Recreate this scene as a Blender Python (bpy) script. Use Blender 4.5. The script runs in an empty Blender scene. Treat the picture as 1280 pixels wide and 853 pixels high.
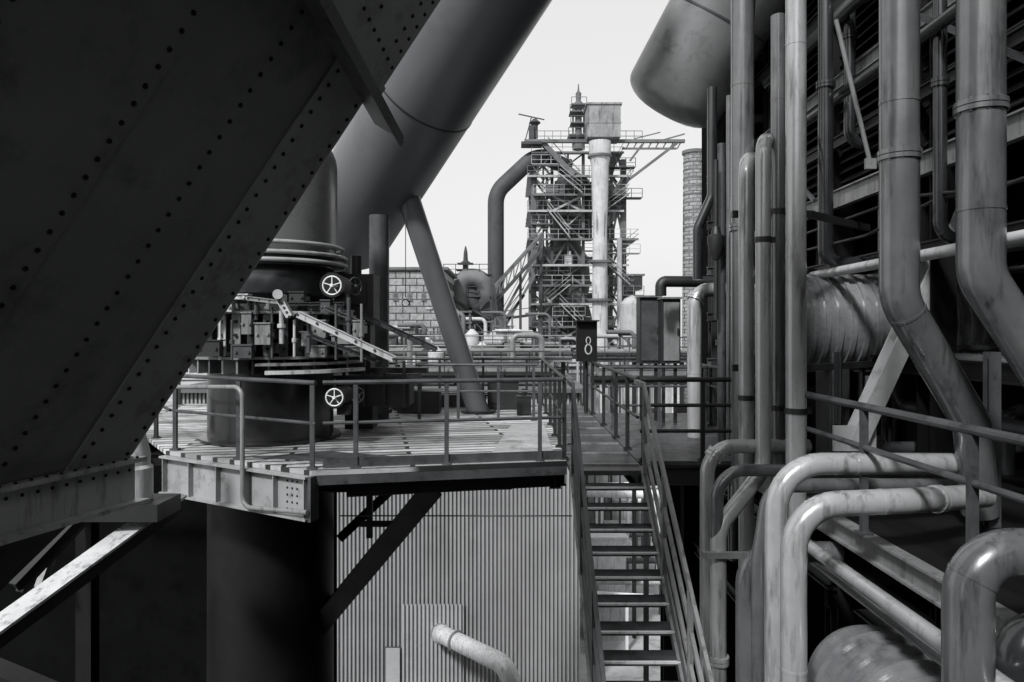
import bpy, math, random
from mathutils import Vector, Matrix
random.seed(7)
V = Vector
F = 900.0; HZ = 415.0
DZ = -1.75      # platform level relative to eye height
GZ = -16.4      # yard level
def P(x, y, d):   # world point from image pixel coordinates, placed at an assumed depth d
    return V(((x-640)/F*d, d, -(y-HZ)/F*d))
scene = bpy.context.scene
COL = scene.collection

# ---------------------------------------------------------------- materials
MATS = {}
def tint(v): return (v*0.95, v*0.995, v*1.05, 1) if v < .12 else (v*0.985, v*.998, v*1.01, 1)  # cool shadow tone put into the darker base colours
def mat(name, base, rough=0.6, metal=0.0, var=0.35, scale=2.5, stain=0.35, bump=0.15, streak=0.0, spec=0.5, kind=None, coat=0.0):
    if name in MATS: return MATS[name]
    m = bpy.data.materials.new(name); m.use_nodes = True
    nt = m.node_tree; N = nt.nodes; L = nt.links
    b = N['Principled BSDF']
    tc = N.new('ShaderNodeTexCoord'); oi = N.new('ShaderNodeObjectInfo')
    mul = N.new('ShaderNodeMath'); mul.operation = 'MULTIPLY'; mul.inputs[1].default_value = 60
    L.new(oi.outputs['Random'], mul.inputs[0])
    add = N.new('ShaderNodeVectorMath'); add.operation = 'ADD'
    L.new(tc.outputs['Object'], add.inputs[0]); L.new(mul.outputs[0], add.inputs[1])
    n1 = N.new('ShaderNodeTexNoise'); n1.inputs['Scale'].default_value = scale; n1.inputs['Detail'].default_value = 6
    n1.inputs['Roughness'].default_value = 0.65
    L.new(add.outputs[0], n1.inputs['Vector'])
    r1 = N.new('ShaderNodeValToRGB')
    lo = base*(1-var); hi = min(0.85, base*(1+var))
    r1.color_ramp.elements[0].position = 0.32; r1.color_ramp.elements[0].color = tint(lo)
    r1.color_ramp.elements[1].position = 0.68; r1.color_ramp.elements[1].color = tint(hi)
    L.new(n1.outputs['Fac'], r1.inputs['Fac'])
    mp = N.new('ShaderNodeMapping'); mp.inputs['Scale'].default_value = (1, 1, 0.12 if streak else 1)
    L.new(add.outputs[0], mp.inputs['Vector'])
    n2 = N.new('ShaderNodeTexNoise'); n2.inputs['Scale'].default_value = scale*(4 if streak else 1.7); n2.inputs['Detail'].default_value = 9
    n2.inputs['Roughness'].default_value = 0.7
    L.new(mp.outputs[0], n2.inputs['Vector'])
    r2 = N.new('ShaderNodeValToRGB')
    r2.color_ramp.elements[0].position = 0.52; r2.color_ramp.elements[0].color = (1, 1, 1, 1)
    k = 1-stain
    r2.color_ramp.elements[1].position = 0.66; r2.color_ramp.elements[1].color = (k, k, k, 1)
    L.new(n2.outputs['Fac'], r2.inputs['Fac'])
    mx = N.new('ShaderNodeMix'); mx.data_type = 'RGBA'; mx.blend_type = 'MULTIPLY'; mx.inputs[0].default_value = 1
    L.new(r1.outputs[0], mx.inputs[6]); L.new(r2.outputs[0], mx.inputs[7])
    out = mx.outputs[2]
    if kind:
        bt = N.new('ShaderNodeTexBrick'); mp2 = N.new('ShaderNodeMapping')
        L.new(tc.outputs['Object'], mp2.inputs['Vector']); L.new(mp2.outputs[0], bt.inputs['Vector'])
        bt.inputs['Scale'].default_value = 1
        if kind == 'planks':
            bt.inputs['Brick Width'].default_value = 3.3; bt.inputs['Row Height'].default_value = 0.24; bt.inputs['Mortar Size'].default_value = 0.035
            mp2.inputs['Rotation'].default_value = (0, 0, math.radians(-11)); c2, cm = .3, .03
        else:
            mp2.inputs['Rotation'].default_value = (math.radians(90), 0, 0); c2, cm = .7, .12
            bt.inputs['Brick Width'].default_value = 1.2; bt.inputs['Row Height'].default_value = 0.6; bt.inputs['Mortar Size'].default_value = 0.05
        bt.inputs['Color1'].default_value = (1, 1, 1, 1); bt.inputs['Color2'].default_value = (c2, c2, c2, 1); bt.inputs['Mortar'].default_value = (cm, cm, cm, 1)
        m2 = N.new('ShaderNodeMix'); m2.data_type = 'RGBA'; m2.blend_type = 'MULTIPLY'; m2.inputs[0].default_value = 1
        L.new(out, m2.inputs[6]); L.new(bt.outputs['Color'], m2.inputs[7]); out = m2.outputs[2]
    L.new(out, b.inputs['Base Color'])
    b.inputs['Metallic'].default_value = metal
    b.inputs['Specular IOR Level'].default_value = spec
    b.inputs['Coat Weight'].default_value = coat; b.inputs['Coat Roughness'].default_value = .15
    rr = N.new('ShaderNodeMapRange'); rr.inputs['To Min'].default_value = max(0.05, rough-0.15); rr.inputs['To Max'].default_value = min(1, rough+0.2)
    L.new(n2.outputs['Fac'], rr.inputs['Value']); L.new(rr.outputs[0], b.inputs['Roughness'])
    if bump:
        bp = N.new('ShaderNodeBump'); bp.inputs['Strength'].default_value = bump; bp.inputs['Distance'].default_value = 0.02
        L.new(n2.outputs['Fac'], bp.inputs['Height']); L.new(bp.outputs[0], b.inputs['Normal'])
    MATS[name] = m
    return m
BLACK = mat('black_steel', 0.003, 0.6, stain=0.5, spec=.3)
DARK = mat('dark_steel', 0.012, 0.5, stain=0.5)
MID = mat('weathered_steel', 0.05, 0.42, stain=0.6)
GREY = mat('grey_paint', 0.17, 0.36, var=0.2, stain=0.6, streak=1)
LIGHT = mat('light_grey_paint', 0.44, 0.34, var=0.15, stain=0.6, streak=1)
FASC = mat('girder_fascia_paint', 0.27, 0.38, var=0.12, stain=0.5, scale=1.6)
PIPE = mat('painted_pipe', 0.12, 0.22, var=0.2, stain=0.65, streak=1, scale=2.2, metal=.25, bump=.07, coat=.6)
PIPEL = mat('bright_painted_pipe', 0.36, 0.22, var=0.12, stain=0.65, streak=1, scale=2.2, metal=.25, bump=.07, coat=.7)
PIPED = mat('dark_painted_pipe', 0.026, 0.22, var=0.3, stain=0.5, streak=1, scale=2, metal=.2, bump=.05, coat=.6)
WHITE = mat('white_paint', 0.66, 0.42, var=0.12, stain=0.45, streak=1)
BRACE = mat('pale_brace_paint', 0.45, 0.42, var=0.12, stain=0.45, scale=1.8)
GIRD = mat('riveted_girder_paint', 0.20, 0.4, var=0.14, stain=0.4, scale=1.3, bump=0.12)
GIRDE = mat('girder_edge_pale', 0.32, 0.4, var=0.15, stain=0.45, scale=1.8, bump=0.14)  # edge strip paler than the box plate
GIRD2 = mat('upper_plate_paint', 0.38, 0.4, var=0.15, stain=0.4, scale=1.3, bump=0.12)
DUCT = mat('duct_paint', 0.10, 0.32, var=0.09, stain=0.16, scale=0.5, bump=0.02)
VESSEL = mat('vessel_steel', 0.17, 0.28, var=0.12, stain=0.25, scale=1.4, metal=0.3, bump=.03)
CORR = mat('corrugated_sheet', 0.27, 0.5, var=0.14, stain=0.2, scale=0.3, bump=0.03, streak=1)
CORR2 = mat('pale_corrugated_sheet', 0.32, 0.5, var=0.10, stain=0.15, scale=0.5, bump=0.03)
PLANK = mat('platform_planks', 0.54, 0.5, var=0.3, stain=0.7, scale=0.9, kind='planks', bump=0.25)
PLATE = mat('platform_plate', 0.34, 0.4, var=0.35, stain=0.6, scale=1.5)
TREAD = mat('worn_tread', 0.05, 0.45, var=0.5, stain=0.7, scale=4)
BRICK = mat('old_brick', 0.26, 0.85, var=0.3, stain=0.4, kind='brick')
FARS = mat('hazed_far_steel', 0.10, 0.7, var=0.4, stain=0.4, scale=0.3, bump=0)  # lightened to put distance haze into the colour
FARL = mat('far_light_steel', 0.30, 0.7, var=0.3, stain=0.6, scale=0.35, bump=0, streak=1)
FARD = mat('far_dark_steel', 0.036, 0.7, var=0.3, stain=0.3, scale=0.3, bump=0)
CONC = mat('black_concrete', 0.003, 0.95, var=0.4, stain=0.5, scale=0.8, spec=0.05)  # near-black all over, mottled by noise
YARD = mat('yard_gravel', 0.34, 0.95, var=0.4, stain=0.6, scale=0.25, bump=0.1, spec=0.2)
TANK = mat('tank_paint', .17, .26, var=.3, stain=.6, scale=1.8, coat=.5)

# ---------------------------------------------------------------- mesh tools
def frame(d, up=V((0, 0, 1))):
    d = d.normalized()
    if abs(d.dot(up)) > 0.98: up = V((0, 1, 0))
    s = d.cross(up).normalized(); u = s.cross(d).normalized()
    return s, u
def fillet(pts, R, n=8):
    pts = [V(p) for p in pts]
    if R <= 0 or len(pts) < 3: return pts
    out = [pts[0]]
    for i in range(1, len(pts)-1):
        a, c, b = pts[i-1], pts[i], pts[i+1]
        d1 = (c-a).normalized(); d2 = (b-c).normalized()
        th = d1.angle(d2)
        if th < 0.03: out.append(c); continue
        t = min(R*math.tan(th/2), (c-a).length*0.48, (b-c).length*0.48)
        r = t/math.tan(th/2)
        p0 = c-d1*t; p1 = c+d2*t
        cc = c+(d2-d1).normalized()*(r/math.cos(th/2))
        va, vb = p0-cc, p1-cc
        for k in range(n+1):
            q = k/n
            out.append(cc+(va*math.sin((1-q)*th)+vb*math.sin(q*th))/math.sin(th))
    out.append(pts[-1])
    return out
def along(path, s):
    tot = sum((path[i+1]-path[i]).length for i in range(len(path)-1)); t = s*tot
    for i in range(len(path)-1):
        l = (path[i+1]-path[i]).length
        if t <= l or i == len(path)-2:
            d = (path[i+1]-path[i]).normalized()
            return path[i]+d*min(t, l), d
        t -= l
class MB:
    def __init__(s): s.v = []; s.f = []; s.cut = None
    def add(s, vs, fs):
        o = len(s.v); s.v += [tuple(v) for v in vs]; s.f += [tuple(i+o for i in f) for f in fs]; return s
    def hexa(s, o, a, b, c):
        o, a, b, c = V(o), V(a), V(b), V(c)
        vs = [o, o+a, o+a+b, o+b, o+c, o+a+c, o+a+b+c, o+b+c]
        fs = [(0, 3, 2, 1), (4, 5, 6, 7), (0, 1, 5, 4), (1, 2, 6, 5), (2, 3, 7, 6), (3, 0, 4, 7)]
        if a.cross(b).dot(c) < 0: fs = [f[::-1] for f in fs]
        return s.add(vs, fs)
    def box(s, c, z):
        c = V(c); return s.hexa(c-V(z)/2, (z[0], 0, 0), (0, z[1], 0), (0, 0, z[2]))
    def beam(s, a, b, w, h, up=V((0, 0, 1))):
        a, b = V(a), V(b); sd, u = frame(b-a, V(up))
        return s.hexa(a-sd*w/2-u*h/2, b-a, sd*w, u*h)
    def ibeam(s, a, b, w, h, t=0.02, up=V((0, 0, 1))):
        a, b = V(a), V(b); sd, u = frame(b-a, V(up))
        s.beam(a+u*(h/2-t/2), b+u*(h/2-t/2), w, t, up); s.beam(a-u*(h/2-t/2), b-u*(h/2-t/2), w, t, up)
        return s.beam(a, b, t, h-2*t, up)
    def tube(s, path, r, n=14, caps=True):
        path = [V(p) for p in path]; m = len(path)
        rs = r if isinstance(r, (list, tuple)) else [r]*m
        d0 = (path[1]-path[0]).normalized(); sd, u = frame(d0); vs = []
        prev = d0
        for i, p in enumerate(path):
            if i == 0: d = d0
            elif i == m-1: d = (path[i]-path[i-1]).normalized()
            else: d = ((path[i+1]-path[i]).normalized()+(path[i]-path[i-1]).normalized()).normalized()
            q = prev.rotation_difference(d); sd = q @ sd; u = q @ u; prev = d
            for k in range(n):
                a = 2*math.pi*k/n; vs.append(p+(sd*math.cos(a)+u*math.sin(a))*rs[i])
        fs = []
        for i in range(m-1):
            for k in range(n):
                k2 = (k+1) % n; fs.append((i*n+k, i*n+k2, (i+1)*n+k2, (i+1)*n+k))
        if caps: fs.append(tuple(range(n))[::-1]); fs.append(tuple((m-1)*n+k for k in range(n)))
        return s.add(vs, fs)
    def cyl(s, a, b, r1, r2=None, n=16): return s.tube([a, b], [r1, r1 if r2 is None else r2], n)
    def lathe(s, x, y, prof, n=40):
        vs = []; fs = []
        for r, z in prof:
            for k in range(n):
                a = 2*math.pi*k/n; vs.append((x+r*math.cos(a), y+r*math.sin(a), z))
        for i in range(len(prof)-1):
            for k in range(n):
                k2 = (k+1) % n; fs.append((i*n+k, i*n+k2, (i+1)*n+k2, (i+1)*n+k))
        fs.append(tuple(range(n))[::-1]); fs.append(tuple((len(prof)-1)*n+k for k in range(n)))
        return s.add(vs, fs)
    def torus(s, c, ax, R, r, n=28, m=8):
        c = V(c); sd, u = frame(V(ax)); ax = V(ax).normalized(); vs = []; fs = []
        for i in range(n):
            a = 2*math.pi*i/n; d = sd*math.cos(a)+u*math.sin(a)
            for j in range(m):
                b = 2*math.pi*j/m; vs.append(c+d*(R+r*math.cos(b))+ax*r*math.sin(b))
        for i in range(n):
            for j in range(m):
                fs.append((i*m+j, ((i+1) % n)*m+j, ((i+1) % n)*m+(j+1) % m, i*m+(j+1) % m))
        return s.add(vs, fs)
    def prism(s, poly, z0, z1):
        n = len(poly); vs = [(x, y, z0) for x, y in poly]+[(x, y, z1) for x, y in poly]
        ar = sum(poly[i][0]*poly[(i+1) % n][1]-poly[(i+1) % n][0]*poly[i][1] for i in range(n))
        fs = [tuple(range(n))[::-1], tuple(range(n, 2*n))]+[(i, (i+1) % n, n+(i+1) % n, n+i) for i in range(n)]
        if ar < 0: fs = [f[::-1] for f in fs]
        return s.add(vs, fs)
    def slab(s, pts, ext):
        n = len(pts); ext = V(ext); pts = [V(p) for p in pts]
        return s.add(pts+[p+ext for p in pts], [tuple(range(n)), tuple(range(n, 2*n))[::-1]]+[(i, n+i, n+(i+1) % n, (i+1) % n) for i in range(n)])
    def rivet(s, c, n, r=0.016):
        c, n = V(c), V(n).normalized()
        return s.tube([c-n*0.004, c+n*r*0.5, c+n*r*0.9], [r, r*0.88, r*0.4], 8)
ORG = {}
def _mk(mb, name, material, smooth=True):
    xs = [v[0] for v in mb.v]; ys = [v[1] for v in mb.v]; zs = [v[2] for v in mb.v]
    o = V(((min(xs)+max(xs))/2, (min(ys)+max(ys))/2, min(zs)))
    me = bpy.data.meshes.new(name); me.from_pydata([V(v)-o for v in mb.v], [], mb.f); me.update()
    ob = bpy.data.objects.new(name, me); COL.objects.link(ob)
    me.materials.append(material)
    if mb.cut is not None:
        me.materials.append(mb.mat2)
        for i in range(mb.cut, len(me.polygons)): me.polygons[i].material_index = 1
    if smooth:
        me.shade_smooth(); me.set_sharp_from_angle(angle=math.radians(35))
    ORG[ob] = o; ob.location = o
    return ob
def solo(mb, name, material, label, cat, group=None, smooth=True):
    ob = _mk(mb, name, material, smooth); ob["label"] = label; ob["category"] = cat
    if group: ob["group"] = group
    return ob
def part(mb, name, material, parent, label=None, smooth=True):
    ob = _mk(mb, name, material, smooth); ob.parent = parent; ob.location = ORG[ob]-ORG[parent]
    if label: ob["label"] = label
    return ob
def thing(name, label, cat, o, group=None):
    ob = bpy.data.objects.new(name, None); COL.objects.link(ob); ob.empty_display_size = 0.2
    o = V(o); ob.location = o; ORG[ob] = o; ob["label"] = label; ob["category"] = cat
    if group: ob["group"] = group
    return ob
def structure(mb, name, material, smooth=False):
    ob = _mk(mb, name, material, smooth); ob["kind"] = "structure"; return ob

def flange(path, s, r, parent, material, name='flange', w=0.04, k=1.3):
    p, d = along(path, s); m = MB()
    m.cyl(p-d*w, p-d*0.004, r*k, n=24); m.cyl(p+d*0.004, p+d*w, r*k, n=24)
    sd, u = frame(d)
    for i in range(10):
        a = i*math.pi/5; q = p+(sd*math.cos(a)+u*math.sin(a))*r*(k-0.13)
        m.cyl(q-d*(w+0.015), q+d*(w+0.015), r*0.07, n=6)
    return part(m, name, material, parent)
def pipe(pts, r, label, material=None, R=None, fl=(), clamps=(), name='pipe', cat='pipe', group=None, seams=(), n=24, flm=None, fk=1.3):
    material = material or PIPE
    path = fillet(pts, R if R is not None else r*3)
    m = MB(); m.tube(path, r, n)
    for s in seams:
        p, d = along(path, s); m.cyl(p-d*0.012, p+d*0.012, r*1.03, n=n)
    ob = solo(m, name, material, label, cat, group)
    for s in fl: flange(path, s, r, ob, flm or material, k=fk)
    for s in clamps:
        p, d = along(path, s); c = MB(); c.cyl(p-d*0.03, p+d*0.03, r*1.1, n=n)
        c.box(p+V((r*1.2, 0.0, 0)), (r*0.7, 0.05, 0.06))
        part(c, 'pipe_clamp', DARK, ob)
    return ob
def railing(pts, posts, label, h=1.1, rails=(1.1, 0.58), material=None, r=0.03, group='steel railings', kick=False):
    material = material or MID
    pts = [V(p) for p in pts]
    t = thing('railing', label, 'railing', pts[0], group)
    for hh in rails:
        m = MB(); m.tube([p+V((0, 0, hh)) for p in pts], r if hh == rails[0] else r*0.75, 10)
        part(m, 'rail', material, t)
    if kick:
        m = MB()
        for a, b in zip(pts[:-1], pts[1:]): m.beam(a+V((0, 0, .07)), b+V((0, 0, .07)), 0.012, 0.12)
        part(m, 'kick_plate', material, t)
    for s in posts:
        p, d = along(pts, s); m = MB()
        m.box(p+V((0, 0, h/2-0.02)), (0.055, 0.055, h-0.02)); m.box(p+V((0, 0, 0.01)), (0.12, 0.12, 0.02))
        for dx in (-.04, .04): m.cyl(p+V((dx, 0, .02)), p+V((dx, 0, .035)), 0.012, n=6)
        part(m, 'post', material, t)
    return t
def handwheel(c, r, parent, ax=(0, -1, 0), material=None):
    c = V(c); ax = V(ax).normalized(); m = MB(); m.torus(c, ax, r, r*0.08)
    sd, u = frame(ax)
    for i in range(5):
        a = i*2*math.pi/5+0.3; d = sd*math.cos(a)+u*math.sin(a)
        m.beam(c+d*r*0.1, c+d*r*0.96, r*0.09, r*0.1, ax)
    m.cyl(c-ax*0.03, c+ax*0.05, r*0.18, n=12); m.cyl(c-ax*0.35, c, r*0.09, n=8)
    return part(m, 'handwheel', material or WHITE, parent)

# ---------------------------------------------------------------- ground
g = MB(); g.add([(-1500, -300, GZ), (1500, -300, GZ), (1500, 2600, GZ), (-1500, 2600, GZ)], [(0, 1, 2, 3)])
structure(g, 'ground', YARD)

# ---------------------------------------------------------------- main platform
plat = thing('steel_platform', 'raised steel platform with plank deck on riveted girders', 'platform', (-2.5, 13, DZ-0.6))
A = (-5.1, 10.6); B = (-2.52, 9.05); C = (0.74, 9.75)
m = MB(); m.prism([A, B, C, (0.74, 17.5), (-8.2, 17.5), (-8.2, 15)], DZ-0.06, DZ); part(m, 'deck', PLANK, plat, smooth=False)
m = MB(); m.prism([(0.746, 9.15), (1.70, 9.15), (1.70, 17.5), (0.746, 17.5)], DZ-0.075, DZ-0.015)
m.cut = len(m.f); m.mat2 = GREY
for i in range(9):
    m.box((1.22, 9.5+i*0.9, DZ-0.005), (0.9, 0.05, 0.03))
part(m, 'walkway_deck', MID, plat, smooth=False)
m = MB(); m.prism([(1.706, 9.75), (3.6, 9.75), (3.9, 15.5), (1.706, 15.5)], DZ-0.06, DZ); part(m, 'side_deck', TREAD, plat, smooth=False)
m = MB(); m.prism([(-.3, 10.3), (0.6, 10.5), (0.6, 13.6), (0, 13.6)], DZ+0.004, DZ+0.012); part(m, 'cover_plate', PLATE, plat, smooth=False)
m = MB(); m.prism([(-3.6, 10.0), (-2.3, 9.6), (-1.5, 10.0), (-2.7, 10.5)], DZ+0.004, DZ+0.012); part(m, 'cover_plate', MID, plat, smooth=False)
a3 = V((A[0], A[1], DZ-0.34)); b3 = V((B[0], B[1], DZ-0.34)); dd = (b3-a3).normalized(); nn = V((dd.y, -dd.x, 0))
m = MB(); m.beam(a3, b3, 0.025, 0.5)
m.beam(a3+V((0, 0, .262)), b3+V((0, 0, .262)), 0.22, 0.028); m.beam(a3-V((0, 0, .262)), b3-V((0, 0, .262)), 0.22, 0.028)
L = (b3-a3).length
for s in (0.02, .22, .42, .62, .8, .985):
    q = a3+dd*L*s+nn*0.05; m.beam(q-V((0, 0, .248)), q+V((0, 0, .248)), 0.012, 0.085, nn)
for i in range(28):
    q = a3+dd*(0.1+i*(L-.2)/27)+nn*0.06+V((0, 0, -.276)); m.rivet(q, (0, 0, -1), 0.014)
m.cut = len(m.f); m.mat2 = BLACK
for i in range(3):
    for j in range(5):
        q = a3+dd*(L*0.86+i*0.09)+nn*0.012+V((0, 0, -.18+j*.09)); m.rivet(q, nn, 0.016)
part(m, 'outer_girder', FASC, plat)
m = MB(); m.beam(b3+dd*0.01, b3+V((0.02, 0.0, 0))+dd*0.03, 0.2, 0.56); part(m, 'end_plate', MID, plat)
b4 = V((B[0]+.05, B[1]+0.03, 0)); c4 = V((C[0], C[1]+.02, 0))
m = MB(); m.beam(b4+V((0, 0, DZ-0.10)), c4+V((0, 0, DZ-0.10)), 0.03, 0.17); part(m, 'edge_beam', MID, plat)
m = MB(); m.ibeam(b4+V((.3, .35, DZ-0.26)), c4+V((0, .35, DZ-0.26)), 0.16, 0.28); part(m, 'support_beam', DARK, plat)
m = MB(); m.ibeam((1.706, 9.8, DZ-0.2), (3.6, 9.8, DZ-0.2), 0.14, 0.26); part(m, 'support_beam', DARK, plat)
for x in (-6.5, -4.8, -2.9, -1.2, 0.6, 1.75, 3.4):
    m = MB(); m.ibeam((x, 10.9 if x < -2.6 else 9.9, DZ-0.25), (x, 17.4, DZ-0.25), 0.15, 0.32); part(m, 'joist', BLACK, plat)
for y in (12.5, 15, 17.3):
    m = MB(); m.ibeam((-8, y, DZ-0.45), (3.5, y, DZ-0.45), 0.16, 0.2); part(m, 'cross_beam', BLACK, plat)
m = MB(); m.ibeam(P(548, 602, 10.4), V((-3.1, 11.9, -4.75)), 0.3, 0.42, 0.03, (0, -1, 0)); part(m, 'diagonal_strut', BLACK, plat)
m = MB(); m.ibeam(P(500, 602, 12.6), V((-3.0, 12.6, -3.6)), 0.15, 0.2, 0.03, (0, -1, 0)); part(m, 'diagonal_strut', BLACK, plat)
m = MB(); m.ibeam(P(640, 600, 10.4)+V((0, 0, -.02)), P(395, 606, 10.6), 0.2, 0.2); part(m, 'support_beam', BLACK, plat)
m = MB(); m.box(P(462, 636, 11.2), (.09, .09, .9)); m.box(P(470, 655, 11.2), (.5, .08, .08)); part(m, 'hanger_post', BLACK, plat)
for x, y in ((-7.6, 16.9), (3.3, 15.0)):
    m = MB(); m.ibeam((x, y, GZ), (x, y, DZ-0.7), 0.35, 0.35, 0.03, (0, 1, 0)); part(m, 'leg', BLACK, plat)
pipe([P(425, 645, 10), P(715, 645, 10)], 0.010, 'thin steel cable strung under platform', DARK, name='cable', cat='cable', n=6)

railing([(A[0]+.05, A[1]+.12, DZ), (B[0]+.02, B[1]+.12, DZ)], [0.02, 0.5, 0.98], 'weathered steel railing along platform girder')
railing([(B[0]+.1, B[1]+.16, DZ), (C[0]-.05, C[1]+.1, DZ)], [0.13, 0.5, 0.90], 'weathered steel railing along platform front edge', kick=True)
railing([(A[0], A[1]+.15, DZ), (-8.1, 15.1, DZ)], [0.25, .6, .98], 'dark steel railing at platform corner', material=DARK)
railing([(0.72, 9.9, DZ), (0.72, 17.2, DZ)], [0, .14, .3, .5, .75, 1], 'dark steel railing beside walkway', material=DARK)
railing([(1.72, 9.85, DZ), (1.72, 17.2, DZ)], [0.12, .28, .5, .75, 1], 'steel railing beside walkway', material=DARK)
railing([(-8, 17.3, DZ), (0.7, 17.3, DZ)], [0, .12, .24, .36, .48, .6, .72, .84, .96], 'steel railing at far edge of platform', material=DARK)
railing([(1.74, 9.8, DZ), (3.45, 9.8, DZ)], [0.03, .5, .97], 'dark steel railing with three rails', material=DARK, rails=(1.1, .75, .4), r=0.035)
railing([(3.5, 9.9, DZ), (3.8, 15.3, DZ)], [0.3, .65, 1], 'dark steel railing beside pipes', material=DARK, rails=(1.1, .75, .4))
railing([(1.8, 13.2, DZ), (3.6, 13.2, DZ)], [0.03, .5, .97], 'steel railing crossing the side deck', material=MID, rails=(1.1, .75, .4))
railing([(-1.9, 14.2, DZ), (0.5, 14.2, DZ)], [0.03, .35, .68, .97], 'steel railing crossing the platform deck', material=MID)
pipe([P(212, 484, 10.2), P(303, 484, 9.5), P(303, 634, 9.5), P(384, 641, 8.9)], 0.03, 'bent conduit pipe looping over platform girder', GREY, R=.15, name='conduit')
for (x, y, w_, d_, h_) in ((-2.0, 15.6, .9, .5, .45), (-.2, 16.4, .7, .5, .6), (.25, 15.2, .3, .3, .35), (-1.2, 16.6, 1.2, .2, .25), (-2.6, 16.4, .5, .4, .8)):
    m = MB(); m.box((x, y, DZ+.02+h_/2), (w_, d_, h_)); m.box((x, y, DZ+.04+h_), (w_*1.08, d_*1.1, .03)); m.cyl((x, y, DZ+h_), (x, y, DZ+h_+.2), .05, n=10)
    m.box((x-w_*.3, y-d_/2-.01, DZ+h_*.5), (w_*.25, .03, h_*.5)); solo(m, 'deck_box', DARK, 'small dark junction box standing on platform deck', 'junction box', 'deck junction boxes')

# unseen landings and wall added around the viewer to cut bounce and sky light
vw = thing('near_shield_landing', 'unseen dark steel landing added under viewer to block ground bounce', 'landing', (-2.6, 0, DZ-.3))
m = MB(); m.prism([(-9, -6), (.6, -6), (.6, 3.1), (-9, 3.1)], DZ-.06, DZ); part(m, 'shield_deck', DARK, vw, smooth=False)
for x in (-6.5, -3.2, .4):
    m = MB(); m.ibeam((x, -5.9, DZ-.2), (x, 3.0, DZ-.2), .15, .26); part(m, 'joist', BLACK, vw)
lw = thing('lower_shield_landing', 'unseen dark steel deck at stair foot added to darken bounce light', 'landing', (-2, 1, -5.6))  # unseen deck added to darken light bounced up from the yard
m = MB(); m.prism([(-9, -6), (3.0, -6), (3.0, 7.2), (-9, 7.2)], -5.55, -5.48); part(m, 'shield_deck', DARK, lw, smooth=False)
for x in (-6, -1.5, 2.8):
    m = MB(); m.ibeam((x, -5.8, -5.7), (x, 7.1, -5.7), .2, .28); part(m, 'joist', BLACK, lw)
m = MB(); m.prism([(-14, -6.6), (6.55, -6.6), (6.55, -6.2), (-14, -6.2)], GZ, 4.5)
solo(m, 'sky_block_wall', CONC, 'unseen black wall added behind the viewer to block sky light', 'wall', smooth=False)  # unseen wall added to keep sky light off the leaning girder

# ---------------------------------------------------------------- stairs
st = thing('staircase', 'open steel staircase descending from platform', 'staircase', (1.2, 4.6, DZ-3.6))
sl = 0.74; y0 = 9.12; X0, X1 = 0.77, 1.67
def sz(y): return DZ-(y0-y)*sl
for X in (X0, X1):
    m = MB(); m.beam((X, y0+.05, sz(y0+.05)-0.12), (X, 4.2, sz(4.2)-0.12), 0.02, 0.26)
    m.cut = len(m.f); m.mat2 = GREY
    m.beam((X, y0+.05, sz(y0+.05)+0.0), (X, 4.2, sz(4.2)+0.0), 0.08, 0.014)
    part(m, 'stringer', MID, st)
n = int((y0-4.4)/0.257)
for i in range(n):
    y = y0-0.10-i*0.257; z = DZ-0.19*(i+1)
    m = MB(); m.box(((X0+X1)/2, y, z), (X1-X0-0.024, 0.27, 0.04))
    m.cut = len(m.f); m.mat2 = WHITE
    m.box(((X0+X1)/2, y-0.13, z+.014), (X1-X0-0.026, 0.035, 0.02))
    part(m, 'tread', TREAD, st)
for X, mt in ((X0, MID), (X1, GREY)):
    for h, w in ((1.08, .055), (.72, .04), (.38, .04)):
        m = MB()
        if h > 1: m.beam((X, 9.7, DZ+h), (X, y0, DZ+h), w, w)
        m.beam((X, y0, sz(y0)+h), (X, 4.2, sz(4.2)+h), 0.035, w*1.4); part(m, 'handrail' if h > 1 else 'rail', mt, st)
    for y in (9.05, 7.9, 6.75, 5.6, 4.5):
        m = MB(); m.box((X, y, sz(y)+.52), (.05, .05, 1.1)); part(m, 'baluster', mt, st)

# ---------------------------------------------------------------- foundations, dark
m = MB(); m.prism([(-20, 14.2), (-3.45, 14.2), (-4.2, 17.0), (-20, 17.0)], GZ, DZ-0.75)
solo(m, 'furnace_foundation', CONC, 'black concrete foundation under platform', 'foundation', smooth=False)
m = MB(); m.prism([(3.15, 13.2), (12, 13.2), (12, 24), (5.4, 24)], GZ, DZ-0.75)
solo(m, 'hall_foundation', CONC, 'black concrete foundation beneath hall', 'foundation', smooth=False)

# ---------------------------------------------------------------- furnace vessel
vx, vy = -4.0, 12.0
ves = thing('furnace_vessel', 'round steel furnace vessel with clamp rings rising through platform', 'vessel', (vx, vy, GZ))
m = MB(); m.lathe(vx, vy, [(1.0, GZ), (1.0, DZ-.05)], 48)
part(m, 'support_column', BLACK, ves)
m = MB(); m.lathe(vx, vy, [(1.12, DZ+.01), (1.12, DZ+.05), (1.0, DZ+.06), (1.0, -.6), (1.06, -.58), (1.06, -.52), (.8, -.5)], 48); part(m, 'lower_shell', mat('glossy_black_shell', .006, .3, coat=.4, stain=.5), ves)
m = MB(); m.lathe(vx, vy, [(.82, -.5), (.82, -.2), (.95, -.18), (.95, -.1), (.8, -.08), (.8, .3), (1.12, .33), (1.12, .42), (.9, .44)], 48)
for i in range(24):
    a = i*math.pi/12; q = V((vx+1.05*math.cos(a), vy+1.05*math.sin(a), 0)); m.cyl(q+V((0, 0, .28)), q+V((0, 0, .48)), .025, n=6)
part(m, 'valve_neck', DARK, ves)
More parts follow.
